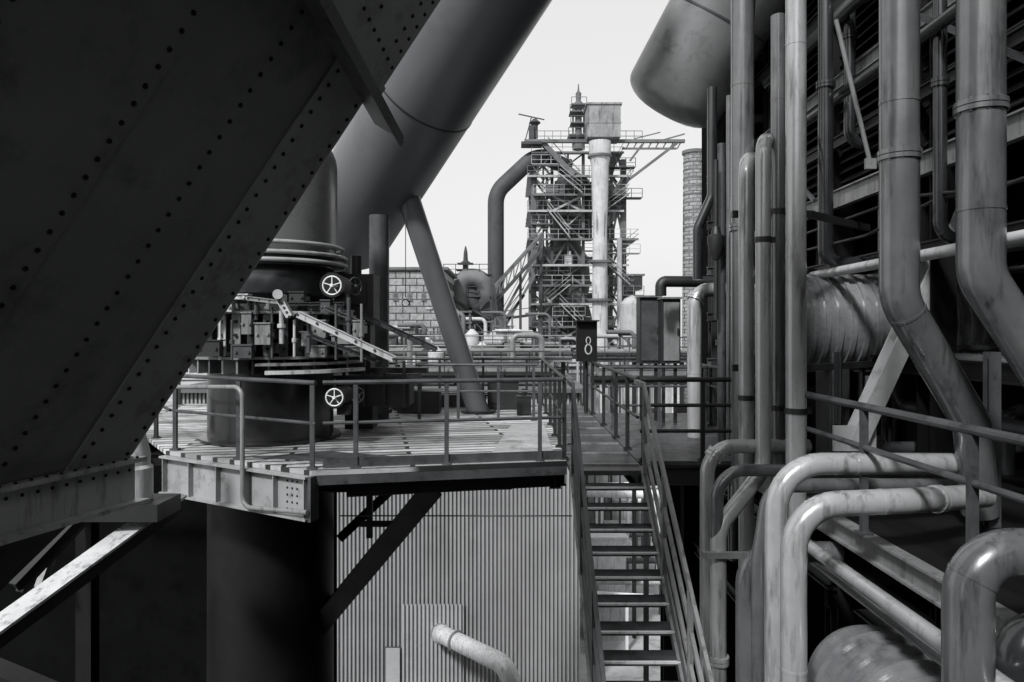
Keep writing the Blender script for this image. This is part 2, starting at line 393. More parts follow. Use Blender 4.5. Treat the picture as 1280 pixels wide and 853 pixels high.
m = MB(); m.lathe(vx, vy, [(.88, .44), (.95, .5), (1.05, .6), (1.08, .8), (1.02, 1.0), (1.0, 1.05)], 48); part(m, 'bowl', mat('glossy_bowl', .03, .2, metal=.3, scale=1.5), ves)
for i, z in enumerate((1.10, 1.22, 1.38)):
    m = MB(); m.torus((vx, vy, z), (0, 0, 1), 1.21 if i < 2 else 1.15, .034, 64, 12); part(m, 'clamp_ring', FASC, ves)
m = MB(); m.lathe(vx, vy, [(1.02, 1.06), (1.17, 1.07), (1.17, 1.25), (1.02, 1.26)], 48); part(m, 'ring_channel', DARK, ves)
m = MB(); pr = [(1.0, 1.05), (1.04, 1.35), (1.06, 1.45), (1.06, 2.75)]+[(1.06*math.cos(a), 2.75+.75*math.sin(a)) for a in [x*math.pi/2/9 for x in range(1, 9)]]+[(.02, 3.5)]
m.lathe(vx, vy, pr, 48); part(m, 'dome_shell', VESSEL, ves)
m = MB(); m.lathe(-3.15, 12.2, [(.16, 2.3), (.16, 2.65), (.04, 2.95)], 20); part(m, 'vent_cap', LIGHT, ves)
handwheel(P(415, 357, 10.6), .135, ves); handwheel(P(418, 497, 10.6), .125, ves)
handwheel(P(447, 494, 11.8), .12, ves, (1, -1, 0), GREY); handwheel(P(444, 358, 11.6), .14, ves, (1, -.6, 0), MID)
for (x, y, d, r) in ((417, 357, 11.0, .19), (420, 497, 11.0, .16)):
    c = P(x, y, d); m = MB(); m.cyl(c+V((0, -.1, 0)), c+V((0, .6, 0)), r, r*.9, 20); m.box(c+V((.1, .1, -.2)), (.18, .2, .14)); part(m, 'valve_housing', BLACK, ves)
def V3(x, y, d=10.85): return P(x, y, d)
def rad(a, r, z): return V((vx+r*math.cos(a), vy+r*math.sin(a), z))
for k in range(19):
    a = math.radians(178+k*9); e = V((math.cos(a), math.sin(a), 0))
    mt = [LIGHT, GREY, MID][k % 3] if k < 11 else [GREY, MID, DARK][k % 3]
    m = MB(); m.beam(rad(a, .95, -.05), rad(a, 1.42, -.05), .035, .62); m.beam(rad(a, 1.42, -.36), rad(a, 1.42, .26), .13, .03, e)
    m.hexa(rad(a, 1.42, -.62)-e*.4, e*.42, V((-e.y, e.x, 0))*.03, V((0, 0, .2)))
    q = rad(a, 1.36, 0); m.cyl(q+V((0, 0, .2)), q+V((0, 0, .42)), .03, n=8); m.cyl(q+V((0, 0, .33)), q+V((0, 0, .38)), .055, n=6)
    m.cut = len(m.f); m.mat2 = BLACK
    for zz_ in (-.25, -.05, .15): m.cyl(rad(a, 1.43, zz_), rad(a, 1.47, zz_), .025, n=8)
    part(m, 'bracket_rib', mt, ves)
def ringseg(a0, a1, r0, r1, z0, z1, n=24):
    m = MB(); vs = []; fs = []
    for i in range(n+1):
        a = math.radians(a0+(a1-a0)*i/n)
        for r in (r0, r1):
            for z in (z0, z1): q = rad(a, r, z); vs.append(q)
    for i in range(n):
        o = 4*i; fs += [(o, o+4, o+6, o+2), (o+1, o+3, o+7, o+5), (o+2, o+6, o+7, o+3), (o, o+1, o+5, o+4)]
    fs += [(0, 2, 3, 1), (4*n, 4*n+1, 4*n+3, 4*n+2)]
    m.add(vs, fs); return m
part(ringseg(175, 345, .97, 1.48, -.41, -.37), 'bracket_ring', GREY, ves); part(ringseg(175, 345, .97, 1.48, .27, .31), 'bracket_ring', LIGHT, ves)
part(ringseg(178, 262, 1.3, 1.33, -.30, .22), 'bracket_plate', MID, ves)
part(ringseg(285, 345, 1.3, 1.7, -.62, -.57), 'ledge_plate', LIGHT, ves); part(ringseg(280, 350, 1.05, 1.6, -.50, -.46), 'ledge_plate', GREY, ves)
for (x, y, w, h) in ((262, 436, .34, .22), (305, 440, .26, .18), (283, 384, .2, .14), (330, 418, .22, .3), (250, 405, .15, .3), (395, 440, .3, .16), (372, 372, .22, .14), (400, 412, .2, .25), (432, 398, .2, .2), (428, 425, .3, .12), (310, 405, .14, .3), (350, 436, .2, .14), (378, 424, .16, .2), (440, 440, .24, .14), (408, 384, .14, .18), (448, 412, .14, .24), (298, 372, .3, .06)):
    m = MB(); c = V3(x, y, 10.4 if x < 350 else 10.9); m.box(c, (w, .14, h)); m.box(c+V((0, 0, h/2+.01)), (w*1.12, .18, .02)); m.box(c+V((0, .25, 0)), (w*.5, .5, h*.5))
    for s in (-.35, .35): m.cyl(c+V((w*s, -.07, 0)), c+V((w*s, -.1, 0)), .022, n=8)
    part(m, 'actuator_box', random.choice([GREY, MID, DARK, LIGHT]), ves)
for x, y1, y2, r in ((262, 378, 400, .03), (290, 400, 450, .02), (352, 380, 430, .035), (368, 400, 446, .02), (386, 390, 440, .03), (436, 372, 420, .03), (320, 376, 400, .03), (275, 395, 450, .02), (340, 384, 448, .018), (420, 380, 450, .02), (452, 380, 452, .02)):
    m = MB(); m.cyl(V3(x, y1, 10.4), V3(x, y2, 10.4), r, n=10); m.cyl(V3(x, (y1+y2)/2, 10.4), V3(x, (y1+y2)/2+5, 10.4), r*1.8, n=10); part(m, 'piston_rod', random.choice([LIGHT, GREY, MID]), ves)
def arm(p, q, w, mt):
    m = MB(); p, q = V(p), V(q); m.beam(p, q, .03, w, (0, 0, 1)); m.beam(p+V((0, .12, 0)), q+V((0, .12, 0)), .03, w)
    sd, u = frame(q-p)
    m.beam(p+u*w*.5, q+u*w*.5, .07, .012); m.beam(p-u*w*.5, q-u*w*.5, .07, .012)
    m.cut = len(m.f); m.mat2 = DARK
    for s in [k/5 for k in range(6)]: c = p.lerp(q, s); m.cyl(c+V((0, -.03, 0)), c+V((0, .16, 0)), w*.22, n=10)
    part(m, 'lever_arm', mt, ves)
arm(V3(346, 368, 10.3), V3(362, 396, 10.3), .08, LIGHT); arm(V3(372, 393, 10.2), V3(492, 449, 10.5), .085, LIGHT)
arm(V3(285, 370, 10.4), V3(350, 378, 10.3), .05, GREY); arm(V3(455, 395, 12), V3(545, 437, 12.4), .08, MID); arm(V3(380, 404, 11), V3(440, 428, 11), .05, GREY)
arm(V3(280, 372, 10.4), V3(262, 392, 10.4), .05, GREY); arm(V3(388, 420, 10.3), V3(470, 452, 10.6), .05, MID); arm(V3(405, 385, 10.6), V3(455, 405, 11), .05, GREY)
arm(V3(360, 380, 10.7), V3(430, 380, 11), .04, MID)
m = MB(); m.box(V3(352, 372, 10.4), (.12, .12, .08)); m.cyl(V3(347, 368, 10.2), V3(347, 368, 10.4), .07, n=16); part(m, 'lever_pivot', LIGHT, ves)
m = MB(); c = P(452, 375, 13.2); m.box(c, (.55, .6, .9)); m.box(c+V((0, -.32, .1)), (.3, .05, .4)); m.cyl(c+V((-.1, 0, .45)), c+V((-.1, 0, .8)), .1); m.box(c+V((0, 0, -1.0)), (.4, .4, 1.1)); m.box(P(452, 375, 13.2)+V((0, 0, -1.7)), (.7, .7, .35))
m.box(V((c.x, c.y, (DZ+c.z-1.8)/2)), (.5, .5, abs(DZ-(c.z-1.8))))
solo(m, 'valve_drive', DARK, 'dark steel valve drive unit beside furnace vessel', 'machine')
m = MB()
m.box(P(470, 470, 13), (1.5, .8, .06)); m.box(P(470, 488, 13), (1.3, .6, .5)); m.box(P(500, 463, 13), (1.0, .3, .1))
for x in (430, 455, 480, 505): m.box(P(x, 480, 12.6), (.05, .05, .8))
solo(m, 'pipe_stand', DARK, 'low dark steel stand on platform deck', 'stand')

# ---------------------------------------------------------------- pipes on platform
p0 = P(735, -230, 10.6); p1 = P(473, 218, 15.2); p2 = p1+(p1-p0)*.26
m = MB(); m.tube([p0, p1, p2, p2+(p1-p0)*.05], [1.03, 1.03, 1.03, .8], 64)
duct = solo(m, 'gas_duct', DUCT, 'huge smooth grey gas duct slanting up over platform', 'duct')
d = (p1-p0).normalized(); p = p0.lerp(p1, .706); m = MB(); m.cyl(p-d*.014, p+d*.014, 1.04, n=64); part(m, 'welded_collar', DARK, duct)
e = p2+(p1-p0)*.04
m = MB(); m.tube(fillet([e-d*.3, e+d*.5, V((e.x-.35, e.y+.3, e.z-1.3)), V((e.x-.35, e.y+.3, DZ))], .5), .55, 32); part(m, 'outlet_neck', DARK, duct)
pipe([P(474, 270, 14.5), V((P(474, 270, 14.5).x, 14.5, DZ))], .2, 'upright grey pipe standing on platform', MID, fl=(.96,), seams=(.4,))
m = MB(); a = P(508, 240, 14.9); b = V((-.72, 15.6, DZ)); m.tube([a, b], .235, 28)
ob = solo(m, 'leaning_column', DUCT, 'thick leaning steel column propping the gas duct', 'column')
m = MB(); m.cyl(b, b+V((0, 0, .05)), .38, n=24); part(m, 'base_plate', DARK, ob)
pipe([P(507, 262, 14.2), P(507, 372, 14.2)], .008, 'thin hanging wire with loop', DARK, name='hanging_wire', cat='wire', n=6)
m = MB(); m.torus(P(507, 379, 14.2), (0, 1, 0), .07, .01); solo(m, 'wire_loop', DARK, 'dark steel hook ring on hanging wire', 'hook')

# ---------------------------------------------------------------- big riveted girder (leaning leg)
A3 = V((-2.67, 5, -.872)); U = V((.549, 0, .836)).normalized(); Bd = V((-.28, -.96, 0)).normalized(); Nn = U.cross(Bd).normalized()
if Nn.x < 0: Nn = -Nn
gd = thing('riveted_girder', 'massive leaning riveted steel box girder with rivet rows', 'girder', A3)
def strip(m, b0, w, t, u1=7.5): m.hexa(A3+Bd*b0, Bd*w, U*u1, Nn*t)
def rivets(m, b0, h, step, off=0):
    m.cut = m.cut or len(m.f); m.mat2 = BLACK
    k = 0.05+off
    while k < 6.3:
        m.rivet(A3+Bd*b0+U*(k+random.uniform(-.004, .004))+Nn*h, Nn, .0150); k += step
m = MB(); T = V((-1.5, .1, 0)); m.hexa(A3, Bd*3.6, U*7.5, T); strip(m, 1.55, 2.0, .014)
m.cut = len(m.f)
rivets(m, .98, 0, .105); rivets(m, 1.61, .014, .105); rivets(m, 2.35, .014, .105)
part(m, 'box_plate', GIRD, gd)
m = MB(); strip(m, 0, .5, .014); m.cut = len(m.f); rivets(m, .05, .014, .11); rivets(m, .43, .014, .105, .05); part(m, 'edge_plate', GIRDE, gd)
m = MB(); m.hexa(A3+V((-.002, .002, 0)), U*7.5, V((-.02, .1, 0)), V((-.12, 0, 0))); part(m, 'edge_angle', GREY, gd)
c0 = V((-1.03, 5, 1.59)); cd = V((-.127, -1, .255)).normalized()
m = MB(); m.hexa(c0-cd*.30-Nn*.02, cd*3.4, Nn*.26, U*.03); m.hexa(c0-cd*.30+Nn*.25, cd*3.4, Nn*.012, U*-.05); part(m, 'joint_flange', GREY, gd)
m = MB(); m.hexa(c0-cd*.02+U*.04, cd*3.2, U*4.0, Nn*.05)
m.hexa(c0-cd*.02+U*.03+Nn*.05, cd*3.2, U*.14, Nn*.02)
m.cut = len(m.f); m.mat2 = BLACK
k = 0.03
while k < 3.0:
    m.rivet(c0+cd*k+U*.10+Nn*.07, Nn, .0145); m.rivet(c0+cd*k+U*.30+Nn*.05, Nn, .0145); k += .1
k = .42
while k < 3.6:
    for q in (.05, .16, .5): m.rivet(c0+cd*q+U*k+Nn*.05, Nn, .0145)
    k += .1
part(m, 'gusset_plate', GIRD2, gd)
m = MB(); o = A3+V((.10, .08, -.035)); m.hexa(o, Bd*3.8, V((-1.9, 0, 0)), V((0, 0, .03)))
m.hexa(A3+V((.02, .06, -.30)), Bd*3.7, V((-.03, 0, 0)), V((0, 0, .264))); m.hexa(A3+V((.12, .08, -.325)), Bd*3.7, V((-.5, 0, 0)), V((0, 0, .024)))
m.cut = len(m.f); m.mat2 = BLACK
k = .05
while k < 3.4:
    m.rivet(A3+V((.02, .06, -.09))+Bd*k, (1, 0, 0), .012); m.rivet(A3+V((.075, .06, -.004))+Bd*k, (0, 0, 1), .012); k += .1
part(m, 'base_flange', LIGHT, gd)
m = MB(); m.slab([A3+V((-.25, -.05, -.33)), A3+V((-.25, -.05, -.33))+Bd*3, A3+V((-2.9, -.05, -2.9))+Bd*3, A3+V((-2.9, -.05, -2.9))], V((-.4, 0, -.25)))
part(m, 'lower_leg', DARK, gd)
BRC = 'diagonal steel braces'
m = MB(); m.beam(P(222, 628, 9.3), P(-70, 841, 6.6), .26, .16); m.cut = len(m.f); m.mat2 = LIGHT; m.beam(P(222, 619, 9.3), P(-70, 830, 6.6), .3, .03); solo(m, 'diagonal_brace', DARK, 'steel brace with bright flange running from platform corner', 'brace', BRC)
m = MB(); m.ibeam(P(-30, 835, 6.5), P(120, 900, 6.0), .2, .2, .03); solo(m, 'diagonal_brace', BLACK, 'black steel brace crossing below platform', 'brace', BRC)
m = MB(); m.ibeam(P(20, 735, 8.5), P(120, 630, 9.5), .12, .16, .02); solo(m, 'diagonal_brace', DARK, 'slim dark steel brace under girder', 'brace', BRC)
m = MB(); m.ibeam(P(50, 735, 9), P(84, 640, 9.5), .08, .12, .02); solo(m, 'diagonal_brace', GREY, 'slim grey steel brace under girder', 'brace', BRC)
m = MB(); m.ibeam((-5.6, 9.5, -6), (-5.6, 9.5, -2.2), .2, .2, .02, (0, 1, 0)); solo(m, 'steel_post', BLACK, 'dark upright steel post below platform corner', 'post')
m = MB(); q = P(165, 560, 8.6); m.lathe(q.x, q.y, [(.23, -2.0), (.23, -1.62), (.2, -1.58), (.2, -1.45), (.12, -1.1), (.11, -.75), (.02, -.74)], 24)
solo(m, 'cone_column', LIGHT, 'pale steel column with conical head beside platform', 'column')
m = MB(); m.box((q.x-.1, q.y+.1, -2.12), (1.0, .6, .2)); solo(m, 'column_bracket', DARK, 'steel bracket carrying the conical column', 'bracket')

# ---------------------------------------------------------------- corrugated shed below
shed = thing('corrugated_shed', 'pale corrugated sheet metal shed standing below platform', 'shed', (-5, 40, GZ))
def corr(x0, x1, z0, z1, y, per=.18, dep=.13):
    m = MB(); pts = []; x = x0
    while x < x1-per:
        pts += [(x, y), (x+per*.45, y), (x+per*.55, y+dep), (x+per*.9, y+dep)]; x += per
    pts.append((x1, y)); n = len(pts)
    m.add([(a, b, z0) for a, b in pts]+[(a, b, z1) for a, b in pts], [(i, i+1, n+i+1, n+i) for i in range(n-1)])
    return m
part(corr(-15, 3.02, GZ, -2.7, 32), 'front_wall', CORR, shed, smooth=False)
xa = (503-640)/F*31.9; xb = (580-640)/F*31.9
part(corr(xa, xb, GZ, -(755-HZ)/F*31.9, 31.86), 'patch_wall', CORR2, shed, smooth=False)
m = MB(); m.box(((491-640)/F*31.9, 31.9, -14-1.2), (.62, .08, 2.4)); part(m, 'door', CORR2, shed)
m = MB(); m.box(((491-640)/F*31.9, 31.92, -14-1.2+.02), (.68, .06, 2.43)); part(m, 'door_frame', MID, shed)
m = MB(); m.prism([(-15, 32.16), (3.02, 32.16), (3.02, 50), (-15, 50)], GZ, -2.72); part(m, 'side_wall', CORR, shed, smooth=False)
m = MB(); m.prism([(-15.3, 31.7), (3.3, 31.7), (3.3, 50.3), (-15.3, 50.3)], -2.69, -2.5); part(m, 'roof', FARS, shed, smooth=False)
pipe([P(550, 792, 31.8), P(552, 793, 30), P(640, 835, 27), V((P(640, 835, 27).x, 27, GZ))], .36, 'pale duct pipe with elbow and flange outside shed', LIGHT, R=.8, fl=(.06, .3), seams=(.12, .2, .36, .42), name='exhaust_pipe', fk=1.2, flm=GREY)

# ---------------------------------------------------------------- yard clutter behind stairs
for i in range(10):
    y = 37+i*2.4; x0 = 3.4+i*.4; z = GZ+.8+random.random()*6.0
    m = MB(); m.cyl((x0, y, z), (x0+5, y+random.uniform(-1, 1), z), random.uniform(.12, .3), n=14)
    for k in range(3): m.box((x0+.6+k*1.9, y, (z+GZ)/2), (.15, .15, z-GZ))
    solo(m, 'yard_pipe', [WHITE, LIGHT, MID][i % 3], 'pipe run on short posts in the yard', 'pipe', 'yard pipe runs')
for i in range(8):
    m = MB(); x = 3.9+i*.6; y = 39+i*2.8; h = random.uniform(1.2, 5)
    m.box((x+1, y, GZ+h/2), (2, 1.6, h)); m.box((x+1, y, GZ+h+.06), (2.2, 1.8, .12)); m.box((x+.7, y-.83, GZ+h*.45), (.6, .05, h*.7))
    solo(m, 'yard_cabinet', [LIGHT, WHITE, LIGHT][i % 3], 'low metal equipment housing with door in the yard', 'housing', 'yard housings')

# ---------------------------------------------------------------- right hall
hall = thing('steelworks_hall', 'dark steelworks hall with exposed beams and louvres', 'hall', (6, 9, GZ))
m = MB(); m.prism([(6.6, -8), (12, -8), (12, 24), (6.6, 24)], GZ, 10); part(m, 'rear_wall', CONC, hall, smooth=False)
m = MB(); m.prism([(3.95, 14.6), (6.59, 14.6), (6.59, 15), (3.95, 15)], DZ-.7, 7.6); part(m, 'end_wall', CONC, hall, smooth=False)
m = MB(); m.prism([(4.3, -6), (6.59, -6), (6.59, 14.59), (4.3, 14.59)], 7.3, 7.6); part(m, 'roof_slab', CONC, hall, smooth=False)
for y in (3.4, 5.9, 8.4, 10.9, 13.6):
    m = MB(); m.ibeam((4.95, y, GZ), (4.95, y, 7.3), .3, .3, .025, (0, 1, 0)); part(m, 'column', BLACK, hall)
for z, mt, h in ((1.93, GREY, .26), (2.75, DARK, .16), (3.6, GREY, .2), (4.8, DARK, .24), (6.0, MID, .2), (.95, DARK, .16), (-.4, BLACK, .2)):
    m = MB(); m.ibeam((4.74, 2.5, z), (4.74, 14.5, z), .1, h, .02); part(m, 'crossbeam', mt, hall)
z = 2.2
while z < 7.2:
    m = MB()
    for (ya, yb) in ((5.95, 8.25), (8.5, 10.7), (11.1, 13.4), (3.5, 5.75)):
        m.hexa((4.86, ya, z), (0, yb-ya, 0), (.12, 0, .1), (.01, 0, -.015))
    part(m, 'louvre', DARK if int(z*20) % 3 else GREY, hall, smooth=False); z += .15
for y in (7, 12.2):
    m = MB(); m.beam((4.62, y-1.2, 2.0), (4.62, y+1.2, 3.6), .04, .06); part(m, 'cross_brace', MID, hall)
m = MB(); m.prism([(3.1, 2.0), (6.58, 2.0), (6.58, 9.7), (3.1, 9.7)], DZ-.05, DZ-.005); part(m, 'floor', BLACK, hall, smooth=False)
m = MB(); m.ibeam((3.08, 2.0, DZ-.1), (3.08, 9.7, DZ-.1), .12, .2); part(m, 'floor_edge_beam', GREY, hall)
for X, z, mt in ((3.25, -2.35, MID), (3.7, -2.75, DARK), (4.2, -3.3, MID), (3.35, -3.9, DARK)):
    m = MB(); m.ibeam((X, 2.2, z), (X, 13, z), .12, .18); part(m, 'crossbeam', mt, hall)
for y in (4.0, 5.4, 7.2, 9.3):
    m = MB(); m.ibeam((3.15, y, DZ-.9), (6.5, y, DZ-.9), .12, .2); m.ibeam((3.3, y, GZ), (3.3, y, DZ-.2), .16, .16, .015, (0, 1, 0)); part(m, 'frame_leg', BLACK, hall)
for X in (4.05, 4.6):
    m = MB(); m.ibeam((X, 14.3, DZ-.6), (X, 14.3, 7.3), .25, .25, .02, (0, 1, 0)); part(m, 'corner_column', DARK, hall)
for z in (-.6, .3, 1.2, 2.1, 3.0, 4.2, 5.4):
    m = MB(); m.ibeam((3.85, 14.2, z), (6.5, 14.2, z), .1, .16); part(m, 'end_beam', DARK if int(z*10) % 2 else MID, hall)
for i in range(26):
    y = random.uniform(5, 13.5); z = random.uniform(-1.2, 1.7); r = random.uniform(.04, .12); xx = random.uniform(5.0, 6.2)
    if random.random() < .5: pts = [(xx, y, DZ), (xx, y, z), (6.6, y, z)]
    else: pts = [(xx, y-1.5, z), (xx, y+1.5, z), (xx, y+1.5, 3)]
    pipe(pts, r, 'dark process pipe inside hall', random.choice([PIPED, PIPE, MID, PIPE]), R=r*3, group='process pipes inside hall', n=12)
for i in range(20):
    y = random.uniform(3.5, 8.8); X = random.uniform(3.5, 5.5); z = random.uniform(-4.5, -2.3); r = random.uniform(.04, .11)
    pts = [(X, y, -8), (X, y, z), (6.5, y, z)] if i % 2 else [(X, 2.5, z), (X, y, z), (X, y, -8)]
    pipe(pts, r, 'dark process pipe below hall floor', random.choice([PIPED, PIPED, MID]), R=r*3, group='process pipes below hall', n=12)
railing([(3.05, 2.6, DZ), (3.05, 9.6, DZ)], [.02, .31, .52, .72, .9], 'steel railing along hall walkway', rails=(1.1, .75), material=MID, r=.035)
hv = MB(); zc = .12
hv.tube([V((3.45, 9.9, zc)), V((3.47, 9.9, zc)), V((3.52, 9.9, zc)), V((6.5, 9.9, zc))], [.5, .6, .64, .64], 48)
x = 3.7
while x < 6.4: hv.cyl((x, 9.9, zc), (x+.06, 9.9, zc), .67, n=48); x += .17
hvo = solo(hv, 'horizontal_tank', TANK, 'shiny grey ribbed horizontal tank inside hall frame', 'tank')
for x in (4.4, 5.7):
    m = MB(); m.box((x, 9.9, (DZ+zc-.5)/2), (.15, .7, zc-.5-DZ)); part(m, 'saddle', DARK, hvo)
m = MB(); X, z = 2.95, -2.95; X2 = 3.2; m.tube([V((X, 6.15, z)), V((X, 6.12, z)), V((X+.01, 6.0, z)), V((X2, 2.2, z))], [.36, .46, .51, .51], 48)
for y in (5.8, 5.55, 5.3, 5.05, 4.8, 4.55, 4.3): xx = X+(6-y)/3.8*(X2-X); m.cyl((xx, y, z), (xx, y-.07, z), .54, n=48)
lt = solo(m, 'lower_tank', TANK, 'stained grey banded tank below hall walkway', 'tank')
m = MB(); m.box((X, 5.6, z-.75), (.8, .15, .6)); m.box((X2, 3.2, z-.75), (.8, .15, .6)); part(m, 'saddle', DARK, lt)

# slanting duct: straight cylinder with dished rounded end
ea = P(845, 119, 13.5); eb = P(1130, -388, 10.9); dv = (eb-ea).normalized()
cp = []; rd = []
for k in range(9):
    t = k/8*math.pi/2; cp.append(ea-dv*.42*math.cos(t)); rd.append(max(.05, .94*math.sin(t)**.75))
cp.append(eb); rd.append(.95)
m = MB(); m.tube(cp, rd, 72)
bv = solo(m, 'slanting_duct', mat('slanting_duct_paint', .21, .32, var=.2, stain=.45, scale=1.0, metal=.2, bump=.02), 'fat weathered grey duct with rounded end slanting upward', 'duct')
p = ea.lerp(eb, .22); m = MB(); m.cyl(p-dv*.015, p+dv*.015, .96, n=72); part(m, 'welded_band', MID, bv)

G = 'upright pipes beside hall'
pipe([P(995, -120, 7.5), P(995, 470, 7.5), P(995, 760, 7.5)], 12.5/F*7.5, 'tall straight light grey upright pipe', PIPEL, clamps=(.72,), group=G, seams=(.2, .5))
pipe([P(973, 20, 8), P(973, 720, 8)], 9/F*8, 'tall straight grey upright pipe', PIPE, clamps=(.35, .7), group=G, seams=(.15, .55))
pipe([P(985, 176, 10.0), P(954, 176, 7.8), P(954, 588, 7.8), P(898, 660, 7.4), P(898, 900, 7.4)], 9.5/F*7.8, 'light grey pipe with elbow and sideways jog', PIPEL, R=.28, fl=(.93,), clamps=(.4,), group=G)
pipe([P(960, 200, 10.5), P(933, 200, 8.2), P(933, 880, 8.2)], 9.5/F*8.2, 'light grey upright pipe with elbow at its head', PIPEL, R=.28, clamps=(.6,), group=G, seams=(.4,))
pipe([P(928, -70, 9.2), P(928, 640, 9.2)], 14/F*9.2, 'thick grey upright pipe behind thinner pipes', PIPE, fl=(.5,), group=G, fk=1.15, seams=(.25,))
pipe([P(940, -60, 10.2), P(918, 300, 10.2), P(918, 700, 10.2)], 8/F*10, 'dark upright pipe behind others', PIPED, group=G)
pipe([P(1010, 558, 8.0), P(884, 558, 7.8), P(884, 900, 7.8)], 9/F*7.8, 'grey pipe bending down in a tight elbow', PIPEL, R=.3, fl=(.28,), group=G)
pipe([P(1010, 588, 7.6), P(896, 588, 7.4), P(896, 900, 7.4)], 9/F*7.4-.01, 'grey pipe bending down beside its neighbour', PIPE, R=.3, group=G)
pipe([P(1210, 580, 6.6), P(1110, 580, 6.25), P(970, 580, 6.2), P(970, 980, 6.2)], 14/F*6.2, 'shiny light grey pipe with broad elbow', PIPEL, R=.4, seams=(.28,), group=G)
pipe([P(1230, 607, 7.2), P(962, 607, 6.8), P(948, 700, 6.8), P(948, 950, 6.8)], 9/F*6.8, 'slim grey pipe tucked behind broad elbow', PIPE, R=.25, group=G)
pipe([P(1230, 620, 6.1), P(1142, 626, 5.65), P(992, 632, 5.6), P(992, 1000, 5.6)], 16/F*5.6, 'thick light grey pipe with broad elbow and collar', PIPEL, R=.36, seams=(.3, .75), fl=(.16,), fk=1.12, group=G)
pipe([P(1050, 690, 6.9), P(933, 690, 6.9), P(933, 950, 6.9)], 13/F*6.9, 'grey pipe bending down into dark pit', PIPE, R=.3, group=G)
pipe([P(1330, 690, 3.9), P(1210, 690, 3.9), P(1210, 1100, 3.9)], 29/F*3.9, 'thick glossy grey pipe with large elbow', PIPE, R=.3, group=G, seams=(.25, .6))
pipe([P(1340, 795, 4.3), P(1275, 795, 4.3), P(1275, 1000, 4.3)], 30/F*4.3, 'thick dark pipe with elbow', PIPED, R=.25, group=G)
pipe([P(1124, -120, 6.0), P(1124, 375, 6.0), P(1215, 530, 6.3), P(1225, 640, 6.5)], 23/F*6, 'thick stained upright pipe bending aside at hall wall', PIPE, R=.35, fl=(.38,), group=G, seams=(.3, .62), fk=1.1)
pipe([P(1226, -120, 5.4), P(1226, 345, 5.4), P(1320, 490, 5.4)], 27/F*5.4, 'thick dark stained pipe bending aside at hall wall', PIPE, R=.35, fl=(.40,), seams=(.6,), group=G, fk=1.12)
pipe([(4.2, 11.5, .78), (4.2, 4.5, .78)], .06, 'slim white pipe running along hall wall', LIGHT, fl=(.2,), flm=BLACK, fk=1.8)
pipe([(2.8, 7.6, -2.02), (2.8, 3.2, -2.02)], .06, 'slim white pipe below walkway edge', PIPEL, fl=(.12,))
pipe([(3.0, 8.6, -2.28), (3.0, 3.0, -2.28)], .05, 'slim grey pipe below walkway edge', PIPE)
pipe([(3.5, 8.6, -2.6), (3.5, 2.4, -2.6)], .09, 'grey pipe below hall floor', PIPE, fl=(.4,))
pipe([(4.3, 12.5, 3.1), (4.3, 4.0, 3.1)], .07, 'grey pipe running along hall beams', PIPED)
pipe([(4.45, 12.5, 4.3), (4.45, 4.0, 4.3)], .1, 'grey pipe running high along hall beams', PIPED, fl=(.4,))
pipe([(4.4, 12.5, 1.45), (4.4, 8.0, 1.5), (4.4, 6.5, 1.3), (4.4, 4.0, 1.45)], .02, 'sagging dark cable along hall beam', DARK, R=1.0, name='cable', cat='cable')
pipe([(4.42, 12.5, 1.25), (4.42, 9.0, 1.2), (4.42, 7.5, 1.38), (4.42, 4.0, 1.2)], .02, 'sagging dark cable along hall beam', DARK, R=1.0, name='cable', cat='cable')
for (x, y1, y2, d_, w_, mt) in ((1032, -80, 330, 9.4, 9, PIPED), (1062, -80, 180, 9.8, 7, PIPED), (1175, -80, 300, 7.4, 8, PIPED), (1090, 470, 560, 9.0, 8, PIPE), (1045, 440, 620, 8.8, 7, PIPED)):
    pipe([P(x, y1, d_), P(x, y2, d_), V((6.4, d_, P(x, y2, d_).z))], w_/F*d_, 'upright process pipe turning into hall', mt, R=.2, fl=(.3,), group='process pipes inside hall')
m = MB(); m.ibeam(P(1068, 552, 8.6), P(1222, 215, 8.3), .2, .24, .03, (0, -1, 0)); m.box(P(1068, 548, 8.6), (.5, .05, .3)); m.box(P(1216, 232, 8.3), (.5, .05, .35)); solo(m, 'diagonal_brace', BRACE, 'pale steel brace tied into hall frame', 'brace', BRC)
m = MB(); m.cyl(P(1045, 25, 8.2), P(1088, 205, 8.2), .025, n=12); m.box(P(1088, 205, 8.2), (.12, .04, .12)); solo(m, 'tie_rod', GREY, 'slim grey steel tie rod near hall louvres', 'tie rod')
m = MB(); m.ibeam(P(1240, 440, 6.5), P(1240, 700, 6.5), .1, .1, .02, (0, 1, 0)); solo(m, 'steel_post', MID, 'upright weathered post beside hall railing', 'post')
m = MB(); m.beam(P(878, 694, 7.3), P(940, 694, 7.3), .06, .06); m.beam(P(940, 694, 7.3), P(1010, 694, 8.6), .06, .06); solo(m, 'pipe_support', GREY, 'steel bracket holding the upright pipes', 'bracket', 'pipe brackets')
m = MB(); m.beam(P(915, 268, 8.4), P(1012, 268, 8.4), .06, .08); m.beam(P(1012, 268, 8.4), V((4.7, 9.5, 1.37)), .06, .08); solo(m, 'pipe_support', DARK, 'steel bracket holding the upright pipes', 'bracket', 'pipe brackets')
m = MB(); m.beam(P(915, 460, 8.5), P(1012, 460, 8.5), .06, .08); m.beam(P(1012, 460, 8.5), V((4.8, 9.5, -.42)), .06, .08); solo(m, 'pipe_support', DARK, 'steel bracket holding the upright pipes', 'bracket', 'pipe brackets')
pipe([P(890, 110, 11.5), P(890, 245, 11.5), P(872, 285, 11.5), P(872, 350, 11.5)], 6/F*11.5, 'dark pipe jogging sideways by hall corner', PIPED, R=.2, group=G)
